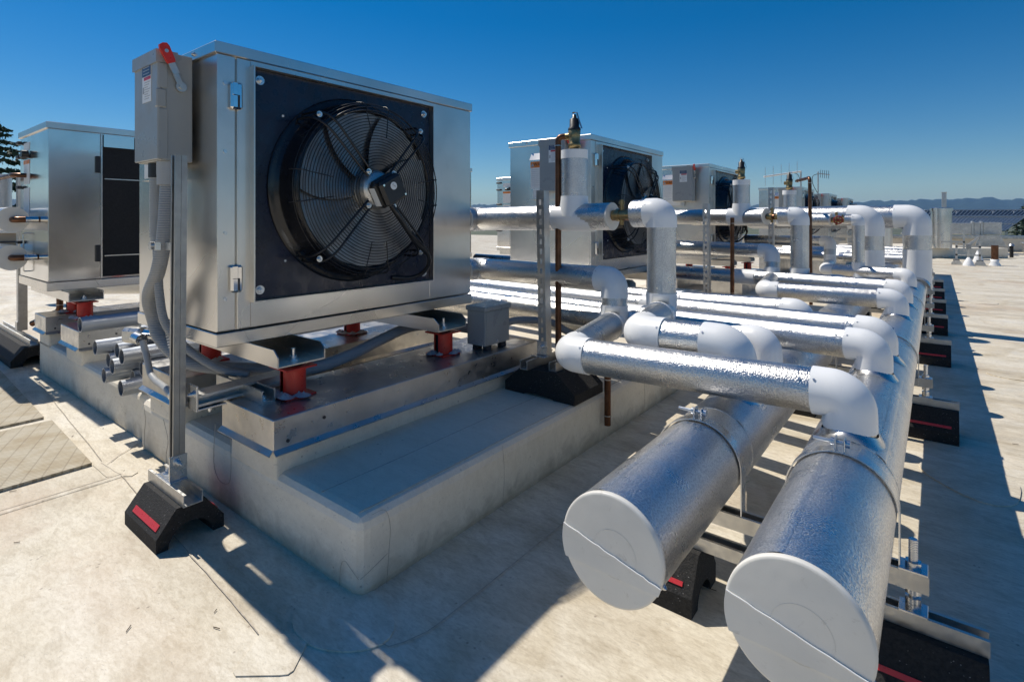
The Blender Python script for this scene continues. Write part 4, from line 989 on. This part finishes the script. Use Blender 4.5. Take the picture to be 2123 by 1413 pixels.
# third unit
branch('small foil branch pipe from the third unit with round white elbow, on the right header', [(-1.9, 7.3, .85), (-.93, 6.95, .86), (-.925, 6.9, .62), (-.86, 6.15, .612), (RX_, 5.85, .618), (RX_, 5.85, HB)], .058, RX_, 5.85, R=.08)
u3 = pipe_run('branch_pipe', 'foil pipe with white tee near the third unit', [(-2.2, 6.2, 1.10), (-.80, 6.02, 1.10)], .062, cap1=.06)
tee(u3, -1.17, 6.06, 1.10, .062, 1.40)
relief_valve('brass and black relief valve on the third riser beside the tall copper pipe', -1.17, 6.06, 1.40, .95)
brass_joint('valve with dark red handwheel at the third upper pipe', -.79, -.69, 6.02, 1.10, True)
branch('foil pipe with small white elbow at the third unit, dropping to the left header', [(-.68, 6.02, 1.10), (-.575, 6.02, 1.10), (-.575, 6.02, .62), (LX - .002, 6.0, HB)], .052, LX, 6.0, R=.07)
drain('tall copper drain pipe in front of the third riser', [(-1.1, 6.04, 1.49), (-.905, 5.56, 1.485), (-.895, 5.56, .33)], .015)
# big risers
BR = .118
branch('big white elbow riser dropping onto the left header', [(-1.66, 9.2, 1.10), (-1.66, 6.62, 1.12), (-.52, 6.52, 1.13), (-.52, 6.52, HB)], BR, -.52, 6.52, R=.16, leg=.03, group='large riser pipes', fit=1.03)
branch('big white elbow riser dropping onto the right header, farthest right', [(-1.75, 9.8, 1.10), (-1.75, 7.0, 1.12), (-.15, 6.85, 1.135), (-.15, 6.85, HB)], BR, -.15, 6.85, R=.16, leg=.03, group='large riser pipes', fit=1.03)
# white sleeves on the lower halves of the risers
for x, y in ((-.52, 6.52), (-.15, 6.85)):
    par = [o for o in bpy.data.objects if o.type == 'EMPTY' and o.get('group') == 'large riser pipes'][0 if x < -.3 else 1]
    mb = MB(); mb.tube([(x, y, .44), (x, y, .80)], BR * 1.03, 40); mb.build('sleeve', 'pvc', par)
# more branches far along the headers
for k, (y, hx) in enumerate(((8.1, RX_), (8.9, RX_), (9.6, RX_), (10.6, RX_))):
    branch('far foil branch pipe on the right header, number %s beyond the big risers' % ('one', 'two', 'three', 'four')[k], [(-2.0, y + .3, .62), (hx, y, .615), (hx, y, HB)], .060, hx, y, R=.08, group='far foil branch pipes', seg=20)

# pipe supports under the headers
def pipe_support(label, y, near=False):
    t = thing('pipe_support', label, 'pipe support', (-.3, y, 0), 'rubber footed supports under the headers')
    for (x0, x1) in ((-.19, .090), (-.80, -.53)):
        b = block_mesh(x0, x1, y, 0, .105, .15, .055).build('rubber_block', 'rubber', t); add_strips(b, x0, x1, y, 0, .105, .15, .49, .56)
    mb = MB(); strut_profile(mb, (-.84, y, .1505), (.093, y, .1505), (0, 0, 1), (0, 1, 0), .045, h=.036); mb.build('lower_channel', 'galv', t)
    mb = MB(); strut_profile(mb, (-.78, y, .2415), (-.012, y, .2415), (0, 0, 1), (0, 1, 0), .045, h=.041); mb.build('upper_channel', 'galv', t)
    for x in (-.042, -.715):
        mb = MB(); mb.cyl((x, y, .16), (x, y, .352), .0085, 12)
        for z in [.30 + k * .004 for k in range(13)]: mb.cyl((x, y, z), (x, y, z + .002), .0095, 12)
        rod = mb.build('threaded_rod', 'zinc', t)
        mb = MB()
        for z in (.187, .283): mb = MB(); mb.box(x - .028, x + .028, y - .026, y + .026, z, z + .006, .001); mb.build('square_washer', 'zinc', rod)
        for z in (.193, .206, .227, .289): mb = MB(); mb.tube([(x, y, z), (x, y, z + .012)], .0175, 6); mb.build('nut', 'zinc', rod)
    return t
def pipe_clamp(label, X, y):
    t = thing('pipe_clamp', label, 'pipe clamp', (X, y, .29), 'strap clamps round the headers')
    mb = MB(); n = 40; r = HR + .004; w = .020
    path = [(X - r, .281)] + [(X + r * math.cos(PI - PI * k / n), HZ + r * math.sin(PI - PI * k / n)) for k in range(n + 1)] + [(X + r, .281)]
    o = len(mb.v)
    for (px, pz) in path:
        d = Vector((px - X, pz - HZ)).normalized() if pz > HZ else Vector((1 if px > X else -1, 0))
        for (yy, e) in ((-w, 0), (w, 0), (w, .003), (-w, .003)): mb.v.append((px + d.x * e, y + yy, pz + d.y * e))
    for i in range(len(path) - 1):
        for k in range(4): a = o + i * 4 + k; b = o + i * 4 + (k + 1) % 4; mb.face((a, a + 4, b + 4, b), False)
    mb.build('strap', 'zinc', t)
    mb = MB()
    for dx in (-.010, .010): mb.box(X + dx - .002, X + dx + .002, y - w + .002, y + w - .002, HZ + r - .002, HZ + r + .032, .001)
    mb.build('lug', 'zinc', t)
    mb = MB(); z = HZ + r + .02; mb.cyl((X - .06, y, z), (X + .02, y, z), .0048, 10); mb.tube([(X + .012, y, z), (X + .022, y, z)], .0105, 6); mb.tube([(X - .021, y, z), (X - .012, y, z)], .0105, 6); mb.build('bolt', 'zinc', t)
    return t
SUP = [1.585, 3.52, 5.30, 6.7, 7.95, 9.2, 10.6]
NM = ['nearest', 'second', 'third', 'fourth', 'fifth', 'sixth', 'farthest']
p0 = pipe_support('nearest pipe support, black rubber feet with red strip under the header ends', SUP[0])
k0 = pipe_clamp('zinc strap clamp round the near end of the left header', LX, SUP[0]); k1 = pipe_clamp('zinc strap clamp round the near end of the right header', RX_, SUP[0])
for i in range(1, 7):
    c = copy_tree(p0, (0, SUP[i] - SUP[0], 0)); c['label'] = '%s pipe support from the camera along the headers, red strip on black rubber' % NM[i]
    for kk, nm in ((k0, 'left'), (k1, 'right')):
        c = copy_tree(kk, (0, SUP[i] - SUP[0] - .14 * (i == 1), 0)); c['label'] = 'zinc strap clamp on the %s header at the %s support' % (nm, NM[i])
mb = MB(); mb.box(-.10, -.06, 2.02, 2.03, .0, .01)

# ------------------------------------------------------------------ far left group
for z, lab, ln in ((1.103, 'foil pipe with pale end disc and bent copper, upper one at left edge', -.02), (.835, 'foil pipe with pale end disc and bent copper, lower one at left edge', -.06)):
    t = thing('feed_pipe', lab, 'insulated pipe', (-5.1, .84, z), 'left edge feed pipes'); x = -5.06 + ln
    mb = MB(); mb.tube([(-6.6, .84, z), (x, .84, z)], .088, 40); mb.build('jacket', 'foil', t)
    mb = MB(); mb.cyl((x, .84, z), (x + .004, .84, z), .0885, 40); mb.build('end_cap', 'capwhite', t)
    mb = MB(); mb.tube(bend([(x, .84, z), (x + .055, .84, z), (x + .055, .968, z)], .045, 8), .021, 16); mb.build('copper_stub', 'copper', t)
    mb = MB(); mb.cyl((x + .055, .90, z), (x + .055, .965, z), .0215, 16); mb.cyl((x + .055, .895, z), (x + .055, .905, z), .024, 16); mb.build('pipe_nipple', 'chrome', t)
pipe_run('feed_riser', 'upright foil pipe at the very left edge above the end discs', [(-6.14, .93, 1.13), (-6.14, .93, 1.48)], .080, group='left edge feed pipes')
drain('thin copper line entering the coil unit high up at left edge', [(-6.4, .90, 1.435), (-5.42, .90, 1.435), (-5.40, .975, 1.435)], .017)
t = thing('left_strut_post', 'plain galvanised post on a rubber block at the left edge', 'strut post', (-5.55, 1.0, 0))
mb = MB(); strut_profile(mb, (-6.0, 1.02, .185), (-6.02, 1.02, 1.48), (0, 1, 0), (1, 0, 0), .06, h=.06); mb.box(-6.035, -5.965, 1.012, 1.0195, .19, .26); mb.build('channel', 'galv', t)
b = block_mesh(-6.7, -5.40, 1.02, 0, .14, .14).build('rubber_block', 'rubber', t)
mb = MB(); strut_profile(mb, (-6.7, 1.02, .1405), (-5.44, 1.02, .1405), (0, 0, 1), (0, 1, 0), .05, h=.042); mb.build('base_channel', 'galv', t)
t = thing('left_pipe_bend', 'white pipe bend low at the left edge behind the post', 'insulated pipe', (-6.3, 1.5, .5))
mb = MB(); mb.tube(bend([(-6.45, 1.35, .95), (-6.45, 1.35, .52), (-5.6, 2.2, .52)], .22, 12), .115, 32); mb.build('elbow', 'pvc', t)
mb = MB(); mb.tube([(-5.9, 1.9, .60), (-5.0, 2.85, .60)], .07, 24); mb.build('jacket', 'foil', t)
for k, (z, r) in enumerate(((.74, .075), (.58, .085))):
    pipe_run('cross_pipe', 'foil cross pipe glimpsed behind the coil unit, %s of two' % ('upper', 'lower')[k], [(-9.5, 1.9, z), (-4.7, 3.4, z)], r, group='foil cross pipes behind the coil unit')
drain('oxidised copper drain with 45 degree bend under the coil unit', [(-5.32, 1.15, .66), (-5.32, 1.15, .40), (-5.50, 1.02, .30)], .022)
t = thing('wood_blocking', 'pale wooden block on black pad beside the copper drain at left', 'wood block', (-5.45, 1.32, 0))
mb = MB(); mb.box(-5.55, -5.37, 1.24, 1.40, .24, .40, .004); mb.build('block', 'wood', t)
mb = MB(); mb.box(-5.53, -5.40, 1.25, 1.38, .0, .24, .004); mb.build('pad', 'rubber', t)
t = thing('tan_penthouse', 'low tan building with louvred band beyond the roof at left', 'building', (-27, 4, -8))
mb = MB(); mb.box(-34, -27, -2, 12, -8, .62); mb.build('wall', 'tan', t)
mb = MB(); mb.box(-34.2, -26.9, -2.2, 12.2, .62, .78); mb.build('coping', 'galv', t)
mb = MB()
for k in range(3): mb.box(-27, -26.96, -2, 12, -.3 + k * .28, -.24 + k * .28)
mb.build('groove', 'ink', t)

# ------------------------------------------------------------------ far right roofscape
def far_box(name, label, cat, pts, z0, z1, depth, mat, group=None):
    (xa, ya), (xb, yb) = pts; d = Vector((xb - xa, yb - ya, 0)).normalized(); n = Vector((-d.y, d.x, 0)) * depth
    if n.y < 0: n = -n
    mb = MB(); a, b = Vector((xa, ya, 0)), Vector((xb, yb, 0))
    base = [a, b, b + n, a + n]
    mb.v += [(p.x, p.y, z0) for p in base] + [(p.x, p.y, z1) for p in base]
    for q in ((3, 2, 1, 0), (4, 5, 6, 7), (0, 1, 5, 4), (1, 2, 6, 5), (2, 3, 7, 6), (3, 0, 4, 7)): mb.face(q)
    o = mb.build(name, mat, None, .01)
    if label: tag(o, label, cat, group)
    return o
far_box('low_curb', 'low white membrane curb under the round silver vent', 'curb', ((-3.0, 17.9), (1.63, 21.0)), 0, .29, 3.0, 'curb')
t = thing('parapet_wall', 'white parapet wall with grey metal coping across the right background', 'parapet wall', (3, 25.5, 0))
far = far_box('wall', None, None, ((-9.5, 19.2), (15.5, 32.8)), -.3, .44, .35, 'curb'); attach(far, t)
far = far_box('coping', None, None, ((-9.5, 19.15), (15.5, 32.75)), .44, .55, .45, 'galvcap'); attach(far, t)
t = thing('round_vent', 'round silver rooftop vent with overhanging lid', 'roof vent', (.12, 20.0, .29))
mb = MB(); mb.lathe([(.29, .245), (1.36, .245), (1.36, .27), (1.44, .27), (1.46, .24), (1.47, 0)], (.12, 20.0, 0), 'z', 36, True); mb.build('drum', 'steel', t)
mb = MB(); mb.lathe([(.29, .245), (1.30, .245), (1.30, .265), (1.38, .265), (1.40, 0)], (-1.25, 19.6, 0), 'z', 30, True)
o = mb.build('round_vent', 'steel'); tag(o, 'second round silver vent behind the big white risers', 'roof vent')
mb = MB(); mb.box(.14, .26, 21.6, 21.72, .29, 1.95, .004); mb.box(.13, .27, 21.59, 21.73, 1.95, 1.97, .002); o = mb.build('square_post', 'galv'); tag(o, 'grey square post sticking up behind the round vent', 'post')
t = thing('duct_run', 'boxy galvanised duct run with tapered drop below the solar panels', 'air duct', (1.2, 24, .5))
def fb(x0, x1, y, dz0, dz1, nm, mat, dep=.7): 
    mb = MB(); mb.box(x0, x1, y, y + dep, dz0, dz1, .01); return mb.build(nm, mat, t)
fb(.25, .93, 23.6, .62, 1.0, 'duct_section', 'galvcap'); fb(.99, 1.16, 23.58, .60, 1.02, 'duct_section', 'galvcap'); fb(1.22, 1.68, 23.55, .62, 1.03, 'duct_section', 'galvcap')
for x in (.96, 1.19): fb(x - .03, x + .03, 23.54, .56, 1.06, 'flange', 'galv', .78)
mb = MB(); mb.prism([(1.13, .60), (1.60, .60), (1.72, .28), (1.0, .28)], (0, 22.7, 0), (0, 23.3, 0), (1, 0, 0), (0, 0, 1)); mb.build('tapered_drop', 'galvcap', t)
mb = MB(); mb.prism([(1.08, .60), (1.13, .60), (.86, .26), (.74, .26)], (0, 22.6, 0), (0, 22.9, 0), (1, 0, 0), (0, 0, 1)); mb.build('slanted_leg', 'galvcap', t)
# solar array: tilted racks seen from behind
t = thing('solar_array', 'tilted solar panel rack seen from behind at right', 'solar array', (1.5, 33, .5))
def SP(u, v): return Vector((-1.0 + u * 4.3, 31.2 + u * 2.1, .62)) + Vector((.55, 2.7, .98)) * v
for (v0, v1, mt) in ((0, .62, 'galvcap'), (.63, 1, 'bluesolar')):
    mb = MB(); a, b, c_, d = SP(0, v0), SP(.80 + .18 * v0, v0), SP(.80 + .18 * v1, v1), SP(0, v1); mb.quad(a, b, c_, d); nrm = Vector((0, -.03, .04)); mb.quad(d - nrm, c_ - nrm, b - nrm, a - nrm); mb.build('panel', mt, t)
mb = MB()
for k in range(28):
    u = k / 27; mb.tube([SP(u * .80, 0) + Vector((0, -.03, 0)), SP(u * .98, 1) + Vector((0, -.03, 0))], .018, 5)
for v in (.02, .35, .68, 1.0): mb.tube([SP(0, v) + Vector((0, -.06, -.02)), SP(.80 + .18 * v, v) + Vector((0, -.06, -.02))], .035 if v in (.02, 1.0) else .05, 6)
mb.build('frame', 'galv', t)
for u in (.30, .62, .80):
    mb = MB(); p = SP(u, .25); q = SP(u, .95); mb.tube([(p.x, p.y + .5, -.1), (p.x, p.y + .5, 1.0)], .06, 6); mb.tube([(p.x, p.y, .62), (q.x, q.y - .1, 1.50)], .045, 6); mb.build('leg', 'galv', t)
# pipe stand, cones
t = thing('pipe_stand_frame', 'small strut frame on two black rubber feet far right', 'pipe stand', (.62, 17.4, 0))
for x in (.40, .84):
    block_mesh(x - .06, x + .06, 17.4, 0, .14, .12, .05).build('rubber_foot', 'rubber', t)
    mb = MB(); mb.prism([(-.10, 0), (-.10, .05), (-.045, .115), (.045, .115), (.10, .05), (.10, 0)], (x, 17.23, 0), (x, 17.26, 0), (1, 0, 0), (0, 0, 1)); mb.box(x - .022, x + .022, 17.33, 17.375, .12, .52 if x < .5 else .56); mb.build('post', 'galv', t)
mb = MB(); mb.box(.38, .86, 17.33, 17.37, .225, .262); mb.box(.38, .86, 17.33, 17.37, .43, .465); mb.build('crossbar', 'galv', t)
def cone(label, x, y, h, pm, pr, ph, boxy=False):
    t = thing('vent_boot', label, 'roof penetration', (x, y, 0), 'white conical roof boots')
    mb = MB(); mb.lathe([(0, .115), (.03, .11), (h * .55, .075), (h, pr * 1.25), (h, 0)], (x, y, 0), 'z', 24); mb.build('boot', 'pvc', t)
    mb = MB(); mb.cyl((x, y, h * .8), (x, y, ph), pr, 16); mb.build('stack', pm, t)
    if boxy: mb = MB(); mb.box(x - .05, x + .05, y - .05, y + .05, ph, ph + .12, .004); mb.build('box', 'greypaint', t)
cone('white conical boot with thin stem and grey box', .62, 17.1, .20, 'galv', .02, .40, True)
cone('white conical boot with rusty brown pipe', 1.12, 17.5, .15, 'copper', .07, .49)
cone('white conical boot behind the strut frame', .88, 18.9, .26, 'pvc', .03, .30)
# low rooftop clutter along the parapet
for k, (x, y, w_, d_, h_, mt, lab) in enumerate(((2.3, 24.6, .5, .5, .30, 'galvcap', 'low galvanised roof hatch box near the parapet at right'), (3.3, 24.9, .35, .35, .42, 'steel', 'small steel vent box against the parapet, far right'), (-.9, 22.6, .8, .5, .62, 'galvcap', 'squat grey fan housing behind the round vents'), (-2.4, 21.8, .6, .5, .75, 'greypaint', 'grey enamel rooftop box behind the big risers'))):
    t = thing('roof_box', lab, 'roof equipment', (x, y, 0))
    mb = MB(); mb.box(x, x + w_, y, y + d_, 0, h_, .01); mb.build('body', mt, t)
    mb = MB(); mb.box(x - .04, x + w_ + .04, y - .04, y + d_ + .04, h_, h_ + .05, .01); mb.build('lid', 'galv', t)
for k, (x, y) in enumerate(((1.75, 21.6), (2.6, 22.8))):
    t = thing('vent_pipe', ('short dark vent pipe nearer the low curb', 'short dark vent pipe nearer the parapet')[k], 'roof vent', (x, y, 0))
    mb = MB(); mb.cyl((x, y, 0), (x, y, .34), .045, 14); mb.build('stack', 'rubber', t); mb = MB(); mb.lathe([(.34, .075), (.40, .05), (.41, 0)], (x, y, 0), 'z', 14); mb.build('cowl', 'galv', t)
# ladder-like tall strut behind
mb = MB(); mb.box(.56, .60, 18.6, 18.64, .29, .86); mb.box(.10, .60, 18.6, 18.64, .50, .54); mb.box(.30, .34, 18.61, 18.65, .29, 1.0); o = mb.build('strut_rack', 'galv'); tag(o, 'thin strut rack behind the small pipe stand', 'strut rack')
# antennas
t = thing('beam_antenna', 'bright tilted tube antenna with thin vertical rods above the fourth unit', 'antenna', (-3.1, 17.85, 0))
mb = MB(); mb.tube([(-3.14, 17.85, 0), (-3.14, 17.85, 2.55)], .025, 8); mb.build('mast', 'galv', t)
mb = MB(); mb.tube([(-3.13, 17.83, 2.53), (-4.0, 17.2, 2.375)], .026, 10); mb.build('boom', 'label', t)
for k in range(5):
    f = k / 4; mb = MB(); p = Vector((-3.22, 17.75, 2.52)).lerp(Vector((-3.97, 17.22, 2.38)), f); mb.tube([p + Vector((0, 0, -.28)), p + Vector((0, 0, .30 - .04 * f))], .006, 5); mb.build('rod', 'galv', t)
mb = MB(); mb.tube(spline([(-3.30, 17.72, 2.49), (-3.2, 17.8, 2.42), (-3.15, 17.84, 2.2), (-3.14, 17.85, 2.0)], 5), .008, 6); mb.build('cable', 'wire', t)
t = thing('comb_antenna', 'small dark comb antenna on a thin mast beside the tilted one', 'antenna', (-3.08, 20.4, 0))
mb = MB(); mb.tube([(-3.08, 20.43, 0), (-3.08, 20.43, 2.70)], .022, 8); mb.tube([(-3.08, 20.43, 2.64), (-2.78, 20.64, 2.60)], .014, 6); mb.build('mast', 'galv', t)
for k in range(5): mb = MB(); p = Vector((-3.02, 20.47, 2.63)).lerp(Vector((-2.80, 20.62, 2.60)), k / 4); mb.tube([p + Vector((0, 0, -.13)), p + Vector((0, 0, .13))], .007, 5); mb.build('rod', 'wire', t)
mb = MB(); mb.tube(spline([(-3.06, 20.44, 2.64), (-3.22, 20.34, 2.55), (-3.22, 20.34, 2.3), (-3.1, 20.42, 2.0)], 5), .010, 6); mb.build('cable', 'wire', t)

# ------------------------------------------------------------------ trees
def conifer(name, label, x, y, z0, h, rmax, seed, nb=46, mat='needles', droop=.25, group=None):
    R = random.Random(seed); t = thing(name, label, 'tree', (x, y, z0), group)
    mb = MB(); mb.tube([(x, y, z0), (x, y, z0 + h * .5), (x, y, z0 + h)], .2, 8, True, [h * .02, h * .012, .01]); mb.build('trunk', 'bark', t)
    mb = MB()
    for k in range(nb):
        f = (k + R.random()) / nb; zz = z0 + h * (.12 + .86 * f); L = rmax * (1 - f) ** .8 * R.uniform(.7, 1.1) + .15; a = R.uniform(0, 2 * PI); dr = Vector((math.cos(a), math.sin(a), 0))
        n = max(6, int(L * 20))
        for i in range(n):
            s = (i + .5) / n; p = Vector((x, y, zz)) + dr * L * s + Vector((0, 0, .12 * L * s - droop * L * s * s))
            for q in range(5):
                sz = R.uniform(.06, .15) * (1.15 - .5 * s) * (h / 12); off = Vector((R.uniform(-1, 1), R.uniform(-1, 1), R.uniform(-.8, .3))) * sz * 1.1
                e1 = (dr * R.uniform(.4, 1) + Vector((R.uniform(-1, 1), R.uniform(-1, 1), R.uniform(-.7, .2)))).normalized() * sz; e2 = Vector((R.uniform(-1, 1), R.uniform(-1, 1), R.uniform(-1, 1))).normalized() * sz * .35
                c0 = p + off; mb.quad(c0 - e1 - e2, c0 + e1 - e2, c0 + e1 + e2, c0 - e1 + e2)
    mb.build('crown', mat, t); return t
def broadleaf(name, label, x, y, z0, h, rr, seed, group=None):
    R = random.Random(seed); t = thing(name, label, 'tree', (x, y, z0), group)
    mb = MB(); mb.tube([(x, y, z0), (x + .1, y, z0 + h * .55), (x, y, z0 + h * .8)], .2, 8, True, [h * .03, h * .02, h * .008])
    cl = []
    for k in range(9):
        a = R.uniform(0, 2 * PI); e = R.uniform(0, 1); c = Vector((x + rr * .65 * math.cos(a) * R.random() ** .5, y + rr * .65 * math.sin(a), z0 + h * (.45 + .45 * e))); cl.append((c, rr * R.uniform(.35, .55))); mb.tube([(x, y, z0 + h * .35), tuple(c)], .06, 6, True, [h * .012, .02])
    mb.build('trunk', 'bark', t)
    mb = MB()
    for c, r in cl:
        for i in range(420):
            d = Vector((R.gauss(0, 1), R.gauss(0, 1), R.gauss(0, 1))).normalized() * r * R.random() ** .4; p = c + d; s = R.uniform(.07, .16)
            e1 = Vector((R.uniform(-1, 1), R.uniform(-1, 1), R.uniform(-1, 1))).normalized() * s; e2 = e1.orthogonal().normalized() * s * .6; mb.quad(p - e1 - e2, p + e1 - e2, p + e1 + e2, p - e1 + e2)
    mb.build('crown', 'leaves', t)
conifer('cedar_tree', 'dark drooping cedar at the left edge beyond the coil unit', -34.0, 4.7, -8, 14.6, 6.4, 3, 120, droop=.20)
conifer('cedar_tree', 'dark conifer low beyond the tan building at left', -40.5, 10.5, -8, 11.2, 3.6, 9, 60)
for k, (x, y, h) in enumerate(((6.9, 80, 10.2), (7.6, 82, 10.9), (8.7, 83, 10.6), (9.9, 85, 11.2), (11.4, 88, 10.9))):
    conifer('conifer_tree', 'dark conifer behind the solar rack at right edge, %s from the left' % ('first', 'second', 'third', 'fourth', 'fifth')[k], x, y, -8, h, 2.4, 20 + k, 80, group='conifers at the right edge')
broadleaf('broadleaf_tree', 'green tree behind the viewer, mirrored in the polished coil unit', -24, -6.2, -8, 13, 2.6, 5)
broadleaf('broadleaf_tree', 'tall green tree behind the viewer at left, seen only in reflections', -28, -10, -8, 14, 3.2, 6)

# ------------------------------------------------------------------ air
hm = bpy.data.materials.new('haze_air'); hm.use_nodes = True; hn = hm.node_tree; hn.nodes.clear()
ho = hn.nodes.new('ShaderNodeOutputMaterial'); hv = hn.nodes.new('ShaderNodeVolumePrincipled'); hv.inputs['Color'].default_value = (.26, .56, 1, 1); hv.inputs['Density'].default_value = .00013
hn.links.new(hv.outputs['Volume'], ho.inputs['Volume']); M['haze'] = hm
mb = MB(); mb.box(-7100, 7100, -7100, 7100, -9.2, 175); tag(mb.build('haze', 'haze'), None, None, kind='stuff')
# ------------------------------------------------------------------ sky, sun, camera
EL = rad(54.5)
w = bpy.data.worlds.new('World'); scn.world = w; w.use_nodes = True
nt = w.node_tree; bg = nt.nodes['Background']
sky = nt.nodes.new('ShaderNodeTexSky'); sky.sky_type = 'NISHITA'; sky.sun_disc = False; sky.sun_elevation = EL; sky.sun_rotation = rad(-90)
sky.altitude = 30; sky.air_density = 1.0; sky.dust_density = .1; sky.ozone_density = 4.0
hsv = nt.nodes.new('ShaderNodeHueSaturation'); hsv.inputs['Saturation'].default_value = 1.43; gm = nt.nodes.new('ShaderNodeGamma'); gm.inputs['Gamma'].default_value = 1.06; nt.links.new(sky.outputs['Color'], gm.inputs['Color']); nt.links.new(gm.outputs['Color'], hsv.inputs['Color']); nt.links.new(hsv.outputs['Color'], bg.inputs['Color']); bg.inputs['Strength'].default_value = .056
su = bpy.data.lights.new('sun', 'SUN'); su.energy = 3.5; su.angle = rad(.53); su.color = (1.0, .94, .84)
so = bpy.data.objects.new('sun', su); COL.objects.link(so)
ray = Vector((math.cos(EL), -.015, -math.sin(EL)))
so.rotation_euler = ray.to_track_quat('-Z', 'Y').to_euler()
cam = bpy.data.cameras.new('camera'); co = bpy.data.objects.new('camera', cam); COL.objects.link(co)
co.location = (0, 0, 1.1); co.rotation_euler = (rad(90), 0, rad(38)); cam.sensor_width = 36; cam.lens = 36 * 1125 / 2123; cam.shift_y = (456 - 706.5) / 2123
cam.clip_start = .05; cam.clip_end = 20000
scn.camera = co
scn.view_settings.view_transform = 'Standard'; scn.view_settings.look = 'None'; scn.view_settings.exposure = 0.40; scn.view_settings.gamma = 1
scn.render.film_transparent = False
try: scn.cycles.use_denoising = True
except Exception: pass
scn.cycles.max_bounces = 8; scn.cycles.sample_clamp_indirect = 4.0
